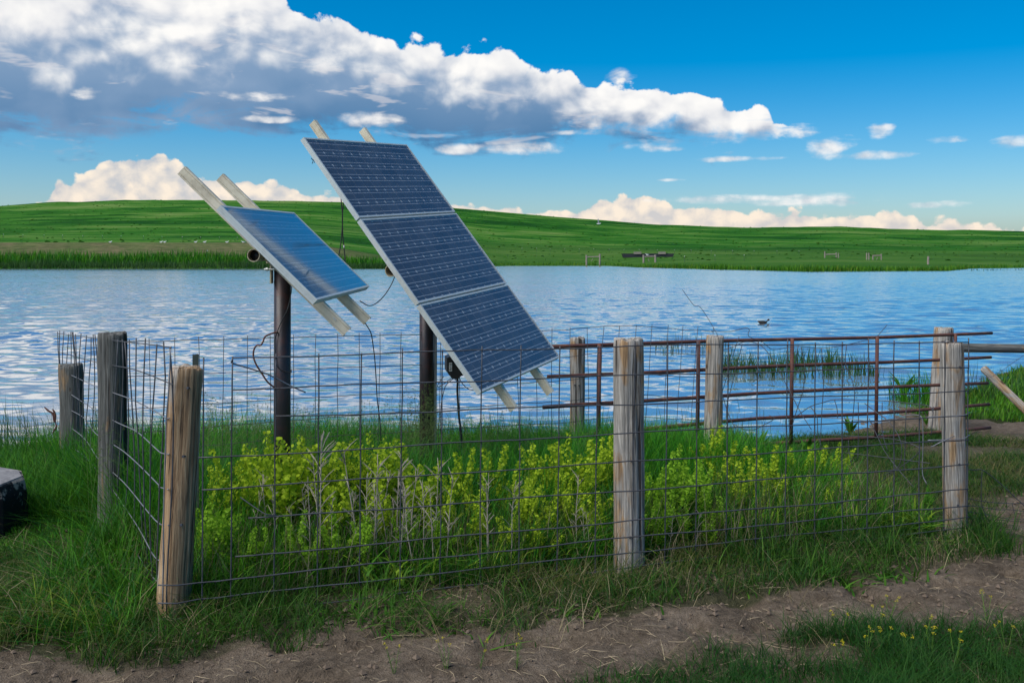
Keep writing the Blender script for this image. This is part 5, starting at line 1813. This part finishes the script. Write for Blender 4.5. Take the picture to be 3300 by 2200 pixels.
# ------------------------------------------------------------------ birds
def lathe_body(m_, c_, ax, prof, up=Vector((0, 0, 1)), seg_=10, sq=1.0):
    """rings along an axis: prof = [(s, r, lift)]"""
    ax = Vector(ax).normalized(); sd_ = ax.cross(up).normalized(); u2 = sd_.cross(ax)
    vs_, fs = [], []
    for (s_, r_, lift) in prof:
        for k in range(seg_):
            an = 2 * math.pi * k / seg_
            vs_.append(Vector(c_) + ax * s_ + sd_ * (math.cos(an) * r_ * sq) + u2 * (math.sin(an) * r_ + lift))
    for i_ in range(len(prof) - 1):
        for k in range(seg_):
            k2 = (k + 1) % seg_
            fs.append((i_ * seg_ + k, i_ * seg_ + k2, (i_ + 1) * seg_ + k2, (i_ + 1) * seg_ + k))
    fs.append(tuple(reversed(range(seg_)))); fs.append(tuple((len(prof) - 1) * seg_ + k for k in range(seg_)))
    m_.add(vs_, fs)


M['gull_grey'] = make_metal('gull_grey', (0.33, 0.35, 0.38), 0.8, 0.0, (0.28, 0.3, 0.33), 3)
M['beak'] = make_metal('beak', (0.5, 0.35, 0.05), 0.6, 0.0, (0.4, 0.28, 0.05), 3)
GP = [(-.30, .012, .05), (-.20, .04, .03), (-.08, .085, 0), (.04, .095, 0), (.12, .075, .03), (.16, .05, .085), (.175, .045, .125), (.215, .048, .155), (.25, .035, .155), (.27, .014, .150)]


def gull(px, py, label, flip=1, d=None, on=None, s=1.25):
    d = d or depth_for(px, py + 4)
    b_ = P(px, py + 4, d)
    if on is None: b_.z = fz(px, d)
    root = empty('gull', b_, label, 'gull', 'gulls on the far bank')
    c_ = b_ + Vector((0, 0, .20 * s))
    m_ = MB(); lathe_body(m_, c_, (flip, -.25, 0), [(a * s, r * s, l * s) for a, r, l in GP]); m_.build('body', M['white'], root, smooth=True)
    m_ = MB(); lathe_body(m_, c_ + Vector((0, 0, .045 * s)), (flip, -.25, -.06), [(-.34 * s, .008 * s, 0), (-.2 * s, .045 * s, 0), (-.04 * s, .085 * s, 0), (.06 * s, .07 * s, 0), (.10 * s, .02 * s, 0)], sq=1.15); m_.build('wing', M['gull_grey'], root, smooth=True)
    m_ = MB(); m_.tube([c_ + Vector((flip * .26, -.065, .150)) * s, c_ + Vector((flip * .33, -.08, .135)) * s], [.014 * s, .004 * s], 5); m_.build('beak', M['beak'], root)
    for k in (-.03, .03):
        m_ = MB(); m_.tube([b_ + Vector((k * s, k * s, -.03)), c_ + Vector((k * s, k * s, -.07 * s))], .010 * s, 5); m_.build('leg', M['beak'], root)


GL_ = ['leftmost white gull standing alone on the tan bank', 'left gull of the close pair in the middle of the tan bank', 'right gull of the close pair in the middle of the tan bank', 'left gull of the loose pair nearer the single panel', 'right gull of the loose pair nearer the single panel',
       'second gull left of the tube end of the single panel', 'nearest gull left of the tube end of the single panel']
for (px, py), lb, fl_ in zip(((356, 780), (520, 783), (531, 783), (631, 786), (660, 786), (732, 790), (784, 791)), GL_, (1, 1, 1, 1, 1, 1, -1)):
    gull(px, py, lb, fl_, d=168.5)
gull(2086, 822, 'white gull perched on the rail of the brace before the dark tank', -1, d=depth_for(2074, 847), on=1)
# gull on the wing
fg = P(1930, 721, 120)
root = empty('flying_gull', fg, 'white gull flying low in front of the green hill', 'gull')
m_ = MB(); lathe_body(m_, fg, (1, -.2, 0), [(a, r * .8, l * .3) for a, r, l in GP]); m_.build('body', M['white'], root, smooth=True)
for s_ in (-1, 1):
    m_ = MB()
    a_ = [(-.06, .05 * s_, .05), (.08, .05 * s_, .05), (.0, .22 * s_, .38), (-.12, .20 * s_, .36), (-.10, .30 * s_, .62), (-.13, .29 * s_, .61)]
    V_ = [fg + Vector(p) for p in a_] + [fg + Vector(p) + Vector((0, .012 * s_, -.012)) for p in a_]
    m_.add(V_, [(0, 1, 2, 3), (3, 2, 4, 5), (9, 8, 7, 6), (11, 10, 8, 9), (0, 6, 7, 1), (1, 7, 8, 2), (2, 8, 10, 4), (3, 9, 6, 0), (5, 11, 9, 3), (4, 10, 11, 5)])
    m_.build('wing', M['gull_grey'], root)
# coot on the water
d = F * (HC - ZW) / (1044 - HY)
cb_ = P(2460, 1044, d)
root = empty('coot', cb_, 'small black coot swimming on the open lake above the gate', 'bird')
m_ = MB(); lathe_body(m_, cb_ + Vector((0, 0, .03)), (1, -.2, 0), [(-.16, .01, .05), (-.10, .045, .02), (0, .07, 0), (.07, .055, .0), (.10, .028, .045), (.115, .026, .08), (.145, .030, .095), (.17, .018, .09)]); m_.build('body', make_metal('coot_black', (0.004, 0.004, 0.005), 0.95, 0.0, (0.006, 0.006, 0.006), 20), root, smooth=True)
m_ = MB(); m_.tube([cb_ + Vector((.165, -.033, .118)), cb_ + Vector((.205, -.04, .108))], [.012, .003], 5); m_.build('beak', M['white'], root)
